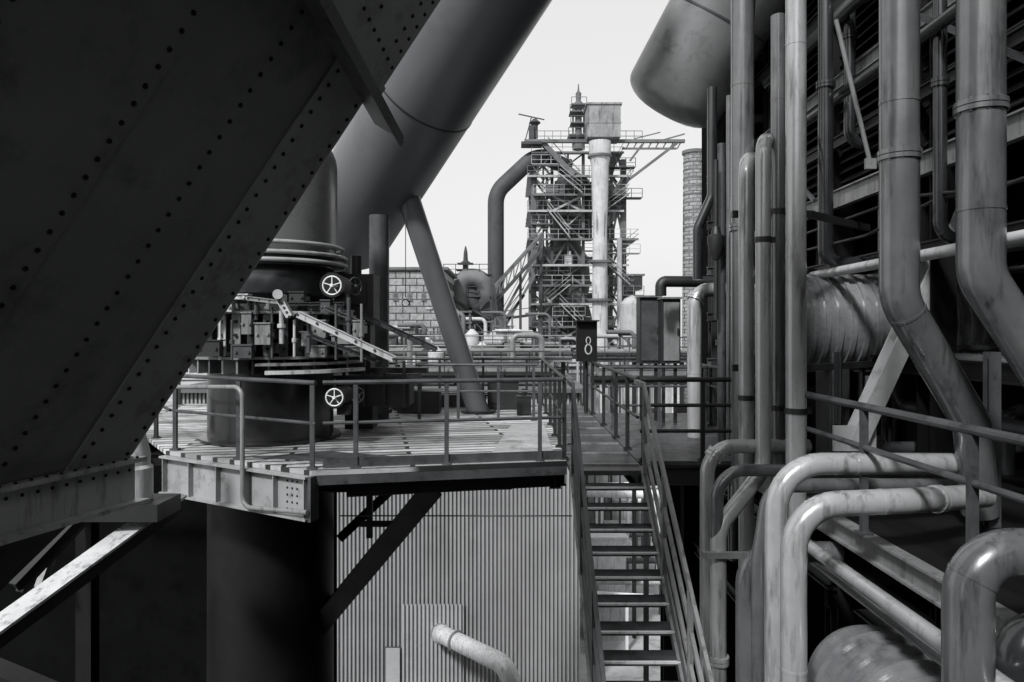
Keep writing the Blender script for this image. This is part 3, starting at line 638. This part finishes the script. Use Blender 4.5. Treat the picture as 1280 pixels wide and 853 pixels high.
pipe([P(902, 180, 11), P(902, 520, 11)], 5/F*11, 'dark slim upright pipe by hall corner', MID, fl=(.4,), group=G)
pipe([P(912, 120, 10.6), P(912, 560, 10.6)], 4/F*11, 'slim pale upright pipe by hall corner', PIPE, group=G)
q = P(895, 300, 10.8); m = MB(); m.lathe(q.x, q.y, [(.05, q.z-.3), (.09, q.z-.2), (.13, q.z-.05), (.13, q.z+.05), (.08, q.z+.08), (.05, q.z+.2)], 20); m.cyl((q.x, q.y, q.z-1.2), (q.x, q.y, q.z+1.2), .035, n=12)
solo(m, 'inline_valve', DARK, 'small dark valve body on slim upright pipe', 'valve')
pipe([V((4.2, 12.4, P(0, 362, 12).z)), P(868, 362, 12), V((P(868, 362, 12).x, 12, DZ))], 9/F*12, 'pale pipe with elbow standing on side deck', PIPEL, R=.3, fl=(.35,), seams=(.7,))
pipe([V((4.4, 13.2, P(0, 352, 13).z)), P(826, 352, 13), P(826, 370, 13)], 7/F*13, 'dark horizontal pipe above cabinets', DARK, R=.1)
pipe([P(905, 372, 11.5), P(905, 560, 11.5)], 8/F*11.5, 'dark upright pipe near side deck', PIPED, fl=(.3,))

def cabinet(xl, xr, yt, yb, d, mt, label):
    a = P(xl, yt, d); b = P(xr, yb, d); t = thing('electrical_cabinet', label, 'cabinet', ((a.x+b.x)/2, d+.2, DZ), 'electrical cabinets')
    m = MB(); m.box(((a.x+b.x)/2, d+.22, (a.z+b.z)/2), (b.x-a.x, .4, a.z-b.z)); part(m, 'housing', DARK, t)
    m = MB(); m.box(((a.x+b.x)/2, d+.005, (a.z+b.z)/2), ((b.x-a.x)*.84, .02, (a.z-b.z)*.9)); part(m, 'door', mt, t)
    m = MB(); m.box((b.x-(b.x-a.x)*.16, d-.02, (a.z+b.z)/2), (.03, .04, .12)); part(m, 'handle', DARK, t)
    m = MB(); m.box(((a.x+b.x)/2, d+.2, a.z+.02), ((b.x-a.x)*1.1, .5, .035)); part(m, 'rain_cover', GREY, t)
    for x in (a.x+.06, b.x-.06):
        m = MB(); m.box((x, d+.2, (b.z+DZ)/2), (.06, .06, b.z-DZ)); part(m, 'leg', DARK, t)
cabinet(800, 826, 372, 455, 14.0, MID, 'dark weathered electrical cabinet on legs')
cabinet(828, 851, 374, 455, 13.6, GREY, 'grey electrical cabinet on legs')

sb = thing('signal_box', 'black signal box with small white mark on pole', 'signal', (1.62, 15.5, DZ))
c = P(733, 427, 15.5)
m = MB(); m.box(c, (.44, .2, .86)); m.box(c+V((0, -.09, .44)), (.5, .34, .03)); part(m, 'housing', BLACK, sb)
m = MB(); m.cyl((c.x, 15.6, DZ), (c.x, 15.6, c.z-.43), .04); part(m, 'pole', DARK, sb)
def ovalring(cc, rx, rz, w):
    m = MB(); n = 28; vs = []
    for yy in (0, -.012):
        for k in range(n):
            a = 2*math.pi*k/n
            for q in (1, 0):
                vs.append((cc.x+(rx-(0 if q else w))*math.cos(a), cc.y+yy, cc.z+(rz-(0 if q else w))*math.sin(a)))
    fs = []
    for k in range(n):
        k2 = (k+1) % n; o = 2*n
        fs += [(o+2*k, o+2*k2, o+2*k2+1, o+2*k+1), (2*k, 2*k2, o+2*k2, o+2*k), (2*k+1, o+2*k+1, o+2*k2+1, 2*k2+1)]
    m.add(vs, fs); return m
f0 = c+V((.0, -.103, 0))
part(ovalring(f0+V((.03, 0, .02)), .055, .085, .02), 'white_mark', LIGHT, sb)
part(ovalring(f0+V((.03, 0, -.165)), .08, .115, .026), 'white_mark', LIGHT, sb)

# ---------------------------------------------------------------- blast furnace tower, distance 85
D = 85
def Q(x, y, dd=0): return V((P(x, y, D).x, D+dd, P(x, y, D).z))
bf = thing('blast_furnace_tower', 'tall blast furnace tower with open steel storeys', 'blast furnace', (P(722, 415, D).x, D+5, GZ))
xs = [667, 679, 690, 710, 729, 764, 779]
for dd in (0, 12):
    for x in xs:
        if dd and x in (679, 710): continue
        m = MB(); a = Q(x, 190 if x < 770 else 200, dd); w = .65 if x in (667, 779) else (.2 if x in (679, 710) else .35)
        m.beam((a.x, a.y, GZ), a, w, w, (0, 1, 0)); part(m, 'column', FARS if x != 690 else FARD, bf)
lv = [193, 222, 245, 265, 300, 332, 357, 380, 408, 432, 460]
xrs = [778, 790, 784, 778, 796, 784, 790, 778, 796, 784, 800]
for i, y in enumerate(lv):
    xl = 664+random.choice([0, 0, 2, -5]); xr = xrs[i]
    a = Q(xl, y, -1.2); b = Q(xr, y, 12.5); m = MB()
    m.box(((a.x+b.x)/2, a.y+.6, a.z), (b.x-a.x, 1.2, .08)); m.box((a.x+.6, (a.y+b.y)/2, a.z), (1.2, b.y-a.y, .07)); m.box((b.x-.6, (a.y+b.y)/2, a.z), (1.2, b.y-a.y, .07)); m.box(((a.x+b.x)/2, b.y-.6, a.z), (b.x-a.x, 1.2, .08))
    m.beam((a.x, a.y, a.z-.1), (b.x, a.y, a.z-.1), .12, .22)
    part(m, 'storey_floor', FARL if i % 2 == 1 else FARS, bf, smooth=False)
    m = MB()
    for hh in (.55, 1.1): m.beam((a.x, a.y, a.z+hh), (b.x, a.y, a.z+hh), .05, .05); m.beam((b.x, a.y, a.z+hh), (b.x, b.y, a.z+hh), .05, .05); m.beam((a.x, b.y, a.z+hh), (b.x, b.y, a.z+hh), .05, .05)
    k = a.x
    while k < b.x: m.box((k, a.y, a.z+.55), (.06, .06, 1.1)); k += 1.2
    part(m, 'storey_railing', FARS if i % 2 else FARL, bf, smooth=False)
for (x1, x2, y, dd) in ((664, 700, 208, -1.2), (705, 735, 234, -1.4), (757, 792, 212, -1.3), (664, 690, 282, -1.2), (760, 800, 250, -1.5), (700, 735, 288, -1), (757, 798, 318, -1.3), (668, 712, 345, -1.2), (764, 802, 370, -1.5), (690, 730, 395, -1.4), (664, 690, 420, -1.2), (757, 790, 420, -1.4), (700, 735, 446, -1.4)):
    a = Q(x1, y, dd); b = Q(x2, y, dd); m = MB(); m.box((a+b)/2+V((0, .6, 0)), ((b-a).x, 1.2, .09)); m.beam(a+V((0, 0, 1.05)), b+V((0, 0, 1.05)), .06, .06); m.beam(a+V((0, 0, .5)), b+V((0, 0, .5)), .05, .05)
    for k in range(4): m.box(a.lerp(b, k/3)+V((0, 0, .52)), (.07, .07, 1.05))
    m.beam(a+V((0, .5, 0)), a.lerp(b, .4)+V((0, 1, -1.6)), .15, .15); part(m, 'side_gallery', random.choice([FARS, FARD, FARL]), bf, smooth=False)
for i in range(len(lv)-1):
    y1, y2 = lv[i], lv[i+1]
    for (j, xa_, xb_) in ((0, 667, 690), (1, 690, 729), (2, 764, 779)):
        for yy, ww in ((-.1, .24), (12, .26)):
            m = MB(); mt = random.choice([FARS, FARL, FARS]) if yy < 0 else FARS; kk = (i+j+(yy > 0)) % 3
            if kk == 0:
                m.beam(Q(xa_, y1, yy), Q(xb_, y2, yy), ww, ww); m.beam(Q(xb_, y1, yy-.3), Q(xa_, y2, yy-.3), ww, ww)
            elif kk == 1: m.beam(Q(xa_, y1, yy), Q(xb_, y2, yy), ww, ww); m.beam(Q(xb_, y1, yy-.3), Q((xa_+xb_)/2, (y1+y2)/2, yy-.3), ww*.7, ww*.7)
            else:
                mid = (xa_+xb_)/2; m.beam(Q(xa_, y2, yy), Q(mid, y1, yy), ww, ww); m.beam(Q(xb_, y2, yy), Q(mid, y1, yy-.01), ww, ww)
            part(m, 'brace', mt, bf, smooth=False)
    if i in (1, 2, 3, 5, 6, 7, 8):
        s_ = 1 if i % 2 == 1 else -1; cx = [697, 712, 770][i % 3]
        m = MB(); m.beam(Q(cx-14*s_, y1, -1.8), Q(cx+14*s_, y2, -1.8), .6, .1)
        for hh in (6, 11): m.beam(Q(cx-14*s_, y1-hh, -2.1), Q(cx+14*s_, y2-hh, -2.1), .05, .05)
        part(m, 'stair_flight', FARL, bf, smooth=False)
fx = Q(712, 0, 0).x; fy = D+6; zz = lambda y: Q(0, y).z
m = MB(); m.lathe(fx, fy, [(4.2, GZ), (4.2, zz(470)), (3.2, zz(450)), (3.3, zz(395)), (2.7, zz(372)), (3.1, zz(350)), (2.9, zz(318)), (1.9, zz(300)), (2.1, zz(262)), (1.8, zz(225)), (.8, zz(205)), (.8, zz(185))], 32); part(m, 'furnace_shell', FARD, bf)
for y in (430, 350, 318, 262):
    m = MB(); m.torus((fx, fy, zz(y)), (0, 0, 1), 3.1 if y > 300 else 2.1, .22, 32, 6); part(m, 'shell_ring', FARS, bf)
for x, y in ((700, 335), (716, 250), (757, 345), (703, 395), (680, 262), (722, 372), (676, 322)):
    q = Q(x, y, 2); m = MB(); m.lathe(q.x, q.y, [(.2, q.z-1.6), (.9, q.z), (.9, q.z+1.2), (.5, q.z+1.5)], 16); part(m, 'hopper', random.choice([FARL, FARS, FARD]), bf)
for i in range(28):
    y = random.choice(lv[2:]); x = random.uniform(670, 772); w = random.uniform(.6, 1.5); h = random.uniform(.6, 1.3)
    c = Q(x, y, random.uniform(-.5, 1)); m = MB(); m.box(c+V((0, 0, h/2+.06)), (w, 1.0, h)); m.box(c+V((0, 0, h+.1)), (w*1.1, 1.1, .1)); m.cyl(c+V((w*.3, 0, h)), c+V((w*.3, 0, h+.6)), .12, n=8)
    part(m, 'equipment_housing', random.choice([FARS, FARL, FARD]), bf, smooth=False)
cx = Q(746, 0).x
m = MB(); m.lathe(cx, D-3, [(.95, GZ), (.85, zz(330)), (.8, zz(290)), (.95, zz(250)), (1.0, zz(215)), (1.25, zz(200)), (1.25, zz(186))], 28); part(m, 'standpipe', mat('standpipe_paint', .40, .7, var=.2, stain=.8, scale=.5, streak=1, bump=0), bf, 'pale stained standpipe')
for y in (378, 332, 205):
    m = MB(); m.lathe(cx, D-3, [(1.4, zz(y)), (1.4, zz(y)+.25)], 24); part(m, 'standpipe_collar', FARS, bf)
a = Q(731, 180); b = Q(771, 141)
m = MB(); m.box(((a.x+b.x)/2, D-1.5, (a.z+b.z)/2), (b.x-a.x, 3.2, b.z-a.z)); m.box(((a.x+b.x)/2, D-1.5, b.z+.1), (b.x-a.x+.3, 3.5, .2)); m.box(((a.x+b.x)/2, D-1.5, (a.z+b.z)/2-.2), (b.x-a.x+.12, 3.3, .15))
part(m, 'hopper_house', mat('hopper_paint', .2, .7, var=.35, stain=.75, scale=.6, streak=1, bump=0), bf, smooth=False)
a = Q(655, 181, -1.5); b = Q(852, 181, -1.5)
m = MB(); m.beam(a, b, .5, .35); m.beam(Q(775, 190, -1.5), Q(842, 190, -1.5), .2, .2)
for x in range(780, 848, 9): m.beam(Q(x, 190, -1.5), Q(x+5, 181, -1.5), .15, .15)
m.beam(Q(843, 183, -1.5), Q(785, 227, -1.5), .3, .3); m.beam(Q(800, 185, -1.5), Q(785, 205, -1.5), .25, .25); m.beam(Q(820, 181, -1.5), Q(852, 172, -1.5), .15, .15); m.beam(Q(790, 178, -1.5), Q(822, 170, -1.5), .12, .12)
part(m, 'hoist_jib', FARS, bf, smooth=False)
m = MB()
a1 = Q(670, 181, -1.5); b1 = Q(800, 181, -1.5)
for hh in (.6, 1.2): m.beam(a1+V((0, 0, hh)), b1+V((0, 0, hh)), .06, .06)
for k in range(14): m.box(a1.lerp(b1, k/13)+V((0, 0, .6)), (.06, .06, 1.2))
part(m, 'top_railing', FARS, bf, smooth=False)
mx_ = Q(725, 0).x; m = MB()
for x in (718, 732): q = Q(x, 0); m.beam((q.x, D+2, zz(182)), (q.x, D+2, zz(130)), .2, .2, (0, 1, 0))
m.lathe(mx_, D+2, [(.7, zz(182)), (.7, zz(165)), (.4, zz(160)), (.4, zz(132)), (.7, zz(128)), (.7, zz(124)), (.3, zz(120)), (.35, zz(110)), (.12, zz(107)), (.05, zz(98))], 16)
for y, w in ((166, 1.3), (150, 1.0), (136, 1.1), (126, .9)):
    m.box((mx_, D+2, zz(y)), (w*2, 2*w, .12)); m.box((mx_, D+2-w, zz(y)+.8), (w*2, .06, .06)); m.box((mx_-w, D+2-w, zz(y)+.4), (.08, .08, .8)); m.box((mx_+w, D+2-w, zz(y)+.4), (.08, .08, .8))
part(m, 'top_mast', FARS, bf)
m = MB(); a = Q(664, 188, -1); m.box(Q(664, 184, -1), (2.4, 2, .3)); m.box(Q(664, 170, -1), (.6, 1.2, 1.6)); m.lathe(a.x+.4, a.y, [(.35, zz(176)), (.35, zz(160)), (.7, zz(157)), (.2, zz(152))], 12)
m.beam(Q(648, 146, -1), Q(680, 153, -1), .12, .12); m.beam(Q(655, 184, -1), Q(664, 150, -1), .12, .12); part(m, 'winch_cage', FARD, bf)
m = MB(); m.beam(Q(676, 180, -1), Q(716, 222, -1), .8, .6); m.beam(Q(684, 176, -1.5), Q(724, 218, -1.5), .1, .1); part(m, 'charging_chute', FARS, bf, smooth=False)
def bpipe(pts, r, mt, name='downcomer_pipe', R=3):
    m = MB(); m.tube(fillet(pts, R, 8), r, 20); return part(m, name, mt, bf)
bpipe([Q(712, 205, 2), Q(672, 192, 0), Q(620, 243, -1), Q(620, 392, -1)], .95, FARD)
bpipe([Q(700, 240, 1), Q(765, 225, 0), Q(765, 260, 0)], .4, FARS, 'gas_pipe', 1)
bpipe([Q(690, 200, 1), Q(735, 228, 1), Q(735, 300, 1)], .6, FARD, 'gas_pipe', 1)
bpipe([Q(676, 300, -1), Q(676, 470, -1)], .3, FARD, 'gas_pipe', 1)
bpipe([Q(772, 300, -1.5), Q(772, 480, -1.5)], .3, FARL, 'gas_pipe', 1)
br = thing('hoist_bridge', 'inclined lattice hoist bridge leading to furnace', 'bridge', Q(560, 460, -4))
for yy in (0, 18):
    for dd in (-3, -6):
        m = MB(); m.beam(Q(675, 300+yy, dd), Q(560, 428+yy, dd), .22, .26); part(m, 'chord', FARD if yy else FARS, br, smooth=False)
m = MB()
for k in range(14):
    s = k/14; q0 = Q(675, 300, -6).lerp(Q(560, 428, -6), s); q1 = Q(675, 318, -6).lerp(Q(560, 446, -6), min(1, s+.07)); m.beam(q0, q1, .13, .13)
    q2 = Q(675, 318, -6).lerp(Q(560, 446, -6), s); m.beam(q0, q2, .13, .13)
part(m, 'lattice', FARS, br, smooth=False)
for x, y in ((585, 425), (625, 375), (650, 345)):
    q = Q(x, y, -4.5); m = MB(); m.beam((q.x, q.y, GZ), q, .3, .3, (0, 1, 0)); part(m, 'trestle', FARD, br, smooth=False)
for (x1, y1, x2, y2) in ((670, 320, 610, 430), (668, 345, 622, 425), (655, 370, 600, 440), (660, 395, 585, 405)):
    m = MB(); m.beam(Q(x1, y1, -2), Q(x2, y2, -2), .5, .3); m.beam(Q(x1, y1-9, -2), Q(x2, y2-9, -2), .08, .08); solo(m, 'stair_gangway', FARS, 'sloping steel gangway with handrail near furnace', 'gangway', 'furnace gangways', smooth=False)
dx = P(588, 0, 75)
dc = thing('dust_catcher', 'bulbous dark dust catcher with arched pipe and mast', 'dust catcher', (dx.x, 75, GZ))
sz_ = lambda y: -(y-HZ)/F*75
m = MB(); m.lathe(dx.x, 75, [(1.2, GZ), (1.2, sz_(430)), (2.1, sz_(400)), (2.1, sz_(368)), (1.8, sz_(352)), (1.1, sz_(344)), (.4, sz_(341))], 32); part(m, 'shell', FARD, dc)
m = MB(); m.tube(fillet([P(574, 390, 73.4), P(574, 348, 73.4), P(606, 348, 73.4), P(610, 395, 74), P(634, 425, 75)], 1.5), 1.0, 24); part(m, 'arched_pipe', FARS, dc)
m = MB(); m.lathe(P(582, 0, 75).x, 75, [(.6, sz_(345)), (.3, sz_(338)), (.3, sz_(330)), (.6, sz_(329)), (.25, sz_(326)), (.2, sz_(316)), (.06, sz_(308))], 14)
m.box(P(582, 330, 75), (1.6, 1.6, .1)); m.box(P(582, 338, 75), (1.9, 1.9, .1)); part(m, 'mast', FARD, dc)
for y in (345, 372, 400, 420):
    m = MB(); c = P(586, y, 75); m.box(c, (4.9, 4.4, .1)); m.box(c+V((0, -2.2, 1)), (4.9, .07, .07)); m.box(c+V((0, -2.2, .5)), (4.9, .07, .05))
    for k in range(5): m.box(c+V((-2.4+k*1.2, -2.2, .5)), (.07, .07, 1))
    part(m, 'gallery', FARD, dc, smooth=False)
for (x1, y1, x2, y2) in ((562, 345, 562, 440), (614, 345, 614, 440), (562, 372, 614, 400), (614, 372, 562, 400), (562, 400, 614, 430)):
    m = MB(); m.beam(P(x1, y1, 72.4), P(x2, y2, 72.4), .22, .22, (0, 1, 0)); part(m, 'frame_member', FARD, dc, smooth=False)

# ---------------------------------------------------------------- background buildings
def building(xl, xr, yt, d, dep, mt, label, wins=None, roof=0, name='works_building', zb=GZ, rm=None):
    a = P(xl, yt, d); b = P(xr, yt, d); t = thing(name, label, 'building', ((a.x+b.x)/2, d+dep/2, zb))
    m = MB(); m.box(((a.x+b.x)/2, d+dep/2, (a.z+zb)/2), (b.x-a.x, dep, a.z-zb)); part(m, 'wall', mt, t, smooth=False)
    m = MB(); c = (a.x+b.x)/2; w = (b.x-a.x)/2+.3
    m.slab([(c-w, d-.3, a.z+.02), (c+w, d-.3, a.z+.02), (c+w*.6, d-.3, a.z+.1+roof), (c-w*.6, d-.3, a.z+.1+roof)] if roof else [(c-w, d-.3, a.z+.02), (c+w, d-.3, a.z+.02), (c+w, d-.3, a.z+.25), (c-w, d-.3, a.z+.25)], (0, dep+.6, 0)); part(m, 'roof', rm or FARL, t, smooth=False)
    if wins:
        nx, nz, ww, wh, top = wins
        for i in range(nx):
            for j in range(nz):
                X = a.x+(b.x-a.x)*(i+.5)/nx; Z = a.z-top-j*wh*1.6
                m = MB(); m.box((X, d-.01, Z), (ww, .06, wh)); m.box((X, d-.05, Z), (.07, .04, wh)); m.box((X, d-.05, Z), (ww, .04, .07)); m.box((X, d-.06, Z-wh/2-.08), (ww*1.1, .14, .1))
                part(m, 'window', FARS, t, smooth=False)
    return t
building(486, 556, 338, 62, 10, BRICK, 'weathered brick works building with small windows', (4, 1, .4, .6, 2.2), rm=FARS)
building(470, 640, 452, 55, 8, FARS, 'low dark works building with flat roof', (8, 1, .8, .8, 1.2))
building(605, 676, 432, 52, 6, FARL, 'pale metal clad building with sloping roof', (5, 1, .5, .5, .8), roof=1.0, rm=LIGHT)
building(655, 760, 458, 58, 8, FARL, 'pale low works building behind platform', (6, 1, .8, .8, 1))
building(755, 840, 440, 60, 8, FARL, 'pale works building beside furnace', (5, 2, .7, .7, 1.2))
building(774, 803, 345, 100, 5, FARS, 'small dark cabin on furnace stage', (2, 1, .6, .8, 1), name='stage_cabin', zb=P(0, 362, 100).z)
m = MB(); m.beam(P(788, 362, 102.5), V((P(788, 362, 102.5).x, 102.5, GZ)), 1.2, 1.2, (0, 1, 0)); solo(m, 'cabin_support', FARS, 'steel trestle leg under the small cabin', 'support', smooth=False)
q = P(790, 380, 68); m = MB(); m.lathe(q.x, q.y, [(1.1, GZ), (1.1, q.z), (.7, q.z+.5), (.1, q.z+.8)], 24); solo(m, 'storage_tank', FARL, 'pale upright storage tank with conical roof', 'tank')
q = P(864, 190, 120); t = thing('brick_chimney', 'broad banded brick chimney stack', 'chimney', (q.x+.5, 120, GZ))
m = MB(); m.lathe(q.x+.5, 120, [(2.1, GZ), (1.75, q.z)], 28); part(m, 'shaft', BRICK, t)
for k in range(28):
    z = GZ+8+k*1.35
    if z < q.z: m = MB(); m.lathe(q.x+.5, 120, [(1.98-.006*k, z), (1.98-.006*k, z+.25)], 28); part(m, 'band', FARS, t)
m = MB(); m.lathe(q.x+.5, 120, [(2.0, q.z-.4), (2.0, q.z+.1)], 28); part(m, 'cap', FARS, t)
for i in range(20):
    x = -8+i*1.0+random.uniform(-.4, .4); y = random.uniform(51, 54.5); top = random.uniform(-1.8, 1.6); w = random.uniform(1, 2.2)
    if 2.2 < x < 5 and top > 0: top = -.6
    t = thing('pipe_rack', 'small steel pipe rack with crossbars and pipes', 'pipe rack', (x+w/2, y, GZ), 'far pipe racks')
    m = MB(); m.box((x, y, (top+GZ)/2), (.14, .14, top-GZ)); m.box((x+w, y, (top+GZ)/2), (.14, .14, top-GZ))
    for k in range(4): m.box((x+w/2, y-.08, top-.1-k*.8), (w+.3, .1, .12))
    m.beam((x, y-.1, top-.1), (x+w, y-.1, top-1.6), .08, .08); part(m, 'frame', [FARD, FARS][i % 2], t, smooth=False)
    m = MB(); rr_ = random.uniform(.1, .22); m.tube(fillet([(x-1, y-.3, top+.1), (x+w*.6, y-.3, top+.1), (x+w*.6, y-.3, top-5)], .4), rr_, 12); part(m, 'rack_pipe', [FARL, FARS, LIGHT][i % 3], t)

# ------------------------------- gantries standing on the shed roof and yard beyond
RZ = -2.5
for k, (yy, zz_, x0, x1, mt) in enumerate(((33, -1.9, -7, 1.8, DARK), (36, -1.2, -8, 3.0, GREY), (40, -2.0, -8, 2.9, MID), (45, -1.0, -9, 3.0, DARK), (30, -1.9, 3.4, 8, DARK), (38, -1.3, 3.6, 9.5, MID))):
    t = thing('pipe_gantry', 'steel pipe gantry with guard rails beyond platform', 'gantry', ((x0+x1)/2, yy, RZ), 'pipe gantries')
    m = MB(); m.ibeam((x0, yy, zz_-.2), (x1, yy, zz_-.2), .2, .2); m.ibeam((x0, yy+1.2, zz_-.2), (x1, yy+1.2, zz_-.2), .2, .2); m.box(((x0+x1)/2, yy+.6, zz_-.05), (x1-x0, 1.4, .06)); part(m, 'bridge_beam', mt, t, smooth=False)
    for h in (.5, 1.0):
        m = MB(); m.tube([(x0, yy, zz_+h), (x1, yy, zz_+h)], .03, 8); part(m, 'rail', mt, t)
    x = x0
    while x <= x1:
        m = MB(); m.box((x, yy, zz_+.45), (.05, .05, 1.1)); part(m, 'post', mt, t); x += 1.3
    for x in (x0+.4, (x0+x1)/2, x1-.4):
        if x0 > 3 and x < 4.5: continue
        m = MB(); m.ibeam((x, yy+.6, RZ if x0 < 0 else GZ), (x, yy+.6, zz_-.3), .2, .2, .03, (0, 1, 0)); part(m, 'leg', DARK, t)
    for j in range(2):
        m = MB(); r = .12+.07*j; m.tube([(x0, yy+.4+j*.5, zz_-.02+r), (x1, yy+.4+j*.5, zz_-.02+r)], r, 16); part(m, 'carried_pipe', [GREY, MID][(j+k) % 2], t)
for i in range(42):
    x = random.uniform(-8.5, 2.6); y = random.uniform(34, 48); h = random.uniform(.6, 2.6); t_ = i % 3
    m = MB()
    if t_ == 0: m.box((x, y, RZ+h/2), (random.uniform(.6, 1.6), .8, h)); m.box((x, y, RZ+h+.04), (1.4, 1, .08)); m.cyl((x+.2, y, RZ+h), (x+.2, y, RZ+h+.5), .1)
    elif t_ == 1: m.tube(fillet([(x, y, RZ), (x, y, RZ+h), (x+1.4, y, RZ+h), (x+1.4, y, RZ)], .3), .14, 14)
    else: m.cyl((x, y, RZ), (x, y, RZ+h), .4, n=20); m.cyl((x, y, RZ+h), (x, y, RZ+h+.3), .4, .08, 20); m.cyl((x, y, RZ+h*.5), (x, y, RZ+h*.5+.08), .45, n=20)
    solo(m, ['roof_housing', 'roof_pipe_loop', 'roof_vent'][t_], random.choice([LIGHT, MID, DARK, GREY]), ['boxy metal housing standing on shed roof', 'looped pipe standing on shed roof', 'round metal vent standing on shed roof'][t_], ['housing', 'pipe', 'vent'][t_], ['roof housings', 'roof pipe loops', 'roof vents'][t_])

# ---------------------------------------------------------------- light
w = bpy.data.worlds.new("World"); scene.world = w; w.use_nodes = True
nt = w.node_tree; bg = nt.nodes['Background']
sky = nt.nodes.new('ShaderNodeTexSky'); sky.sky_type = 'NISHITA'; sky.sun_disc = False
sd = V((-.34, -.65, .68)).normalized()
el = math.asin(sd.z); az = math.atan2(sd.x, sd.y)
sky.sun_elevation = el; sky.sun_rotation = az; sky.dust_density = 4.0; sky.air_density = 1.0
bw = nt.nodes.new('ShaderNodeRGBToBW'); nt.links.new(sky.outputs[0], bw.inputs[0])
ma = nt.nodes.new('ShaderNodeMath'); ma.operation = 'MULTIPLY_ADD'; ma.inputs[1].default_value = .4; ma.inputs[2].default_value = 5.5   # cloud veil evens the sky out
nt.links.new(bw.outputs[0], ma.inputs[0]); nt.links.new(ma.outputs[0], bg.inputs['Color'])
bg.inputs['Strength'].default_value = 0.13
sl_ = bpy.data.lights.new('sun', 'SUN'); sl_.energy = 4.2; sl_.angle = math.radians(7); sl_.color = (1, 1, 1)
so = bpy.data.objects.new('sun', sl_); COL.objects.link(so); so.rotation_euler = sd.to_track_quat('Z', 'Y').to_euler()
cam = bpy.data.cameras.new('camera'); co = bpy.data.objects.new('camera', cam); COL.objects.link(co)
co.location = (0, 0, 0); co.rotation_euler = (math.radians(90), 0, 0)
cam.sensor_width = 36; cam.lens = 36*F/1280; cam.shift_y = -(426.5-HZ)/1280; cam.clip_end = 5000; cam.clip_start = 0.05
scene.camera = co
scene.view_settings.view_transform = 'Standard'; scene.view_settings.look = 'None'; scene.view_settings.exposure = 0
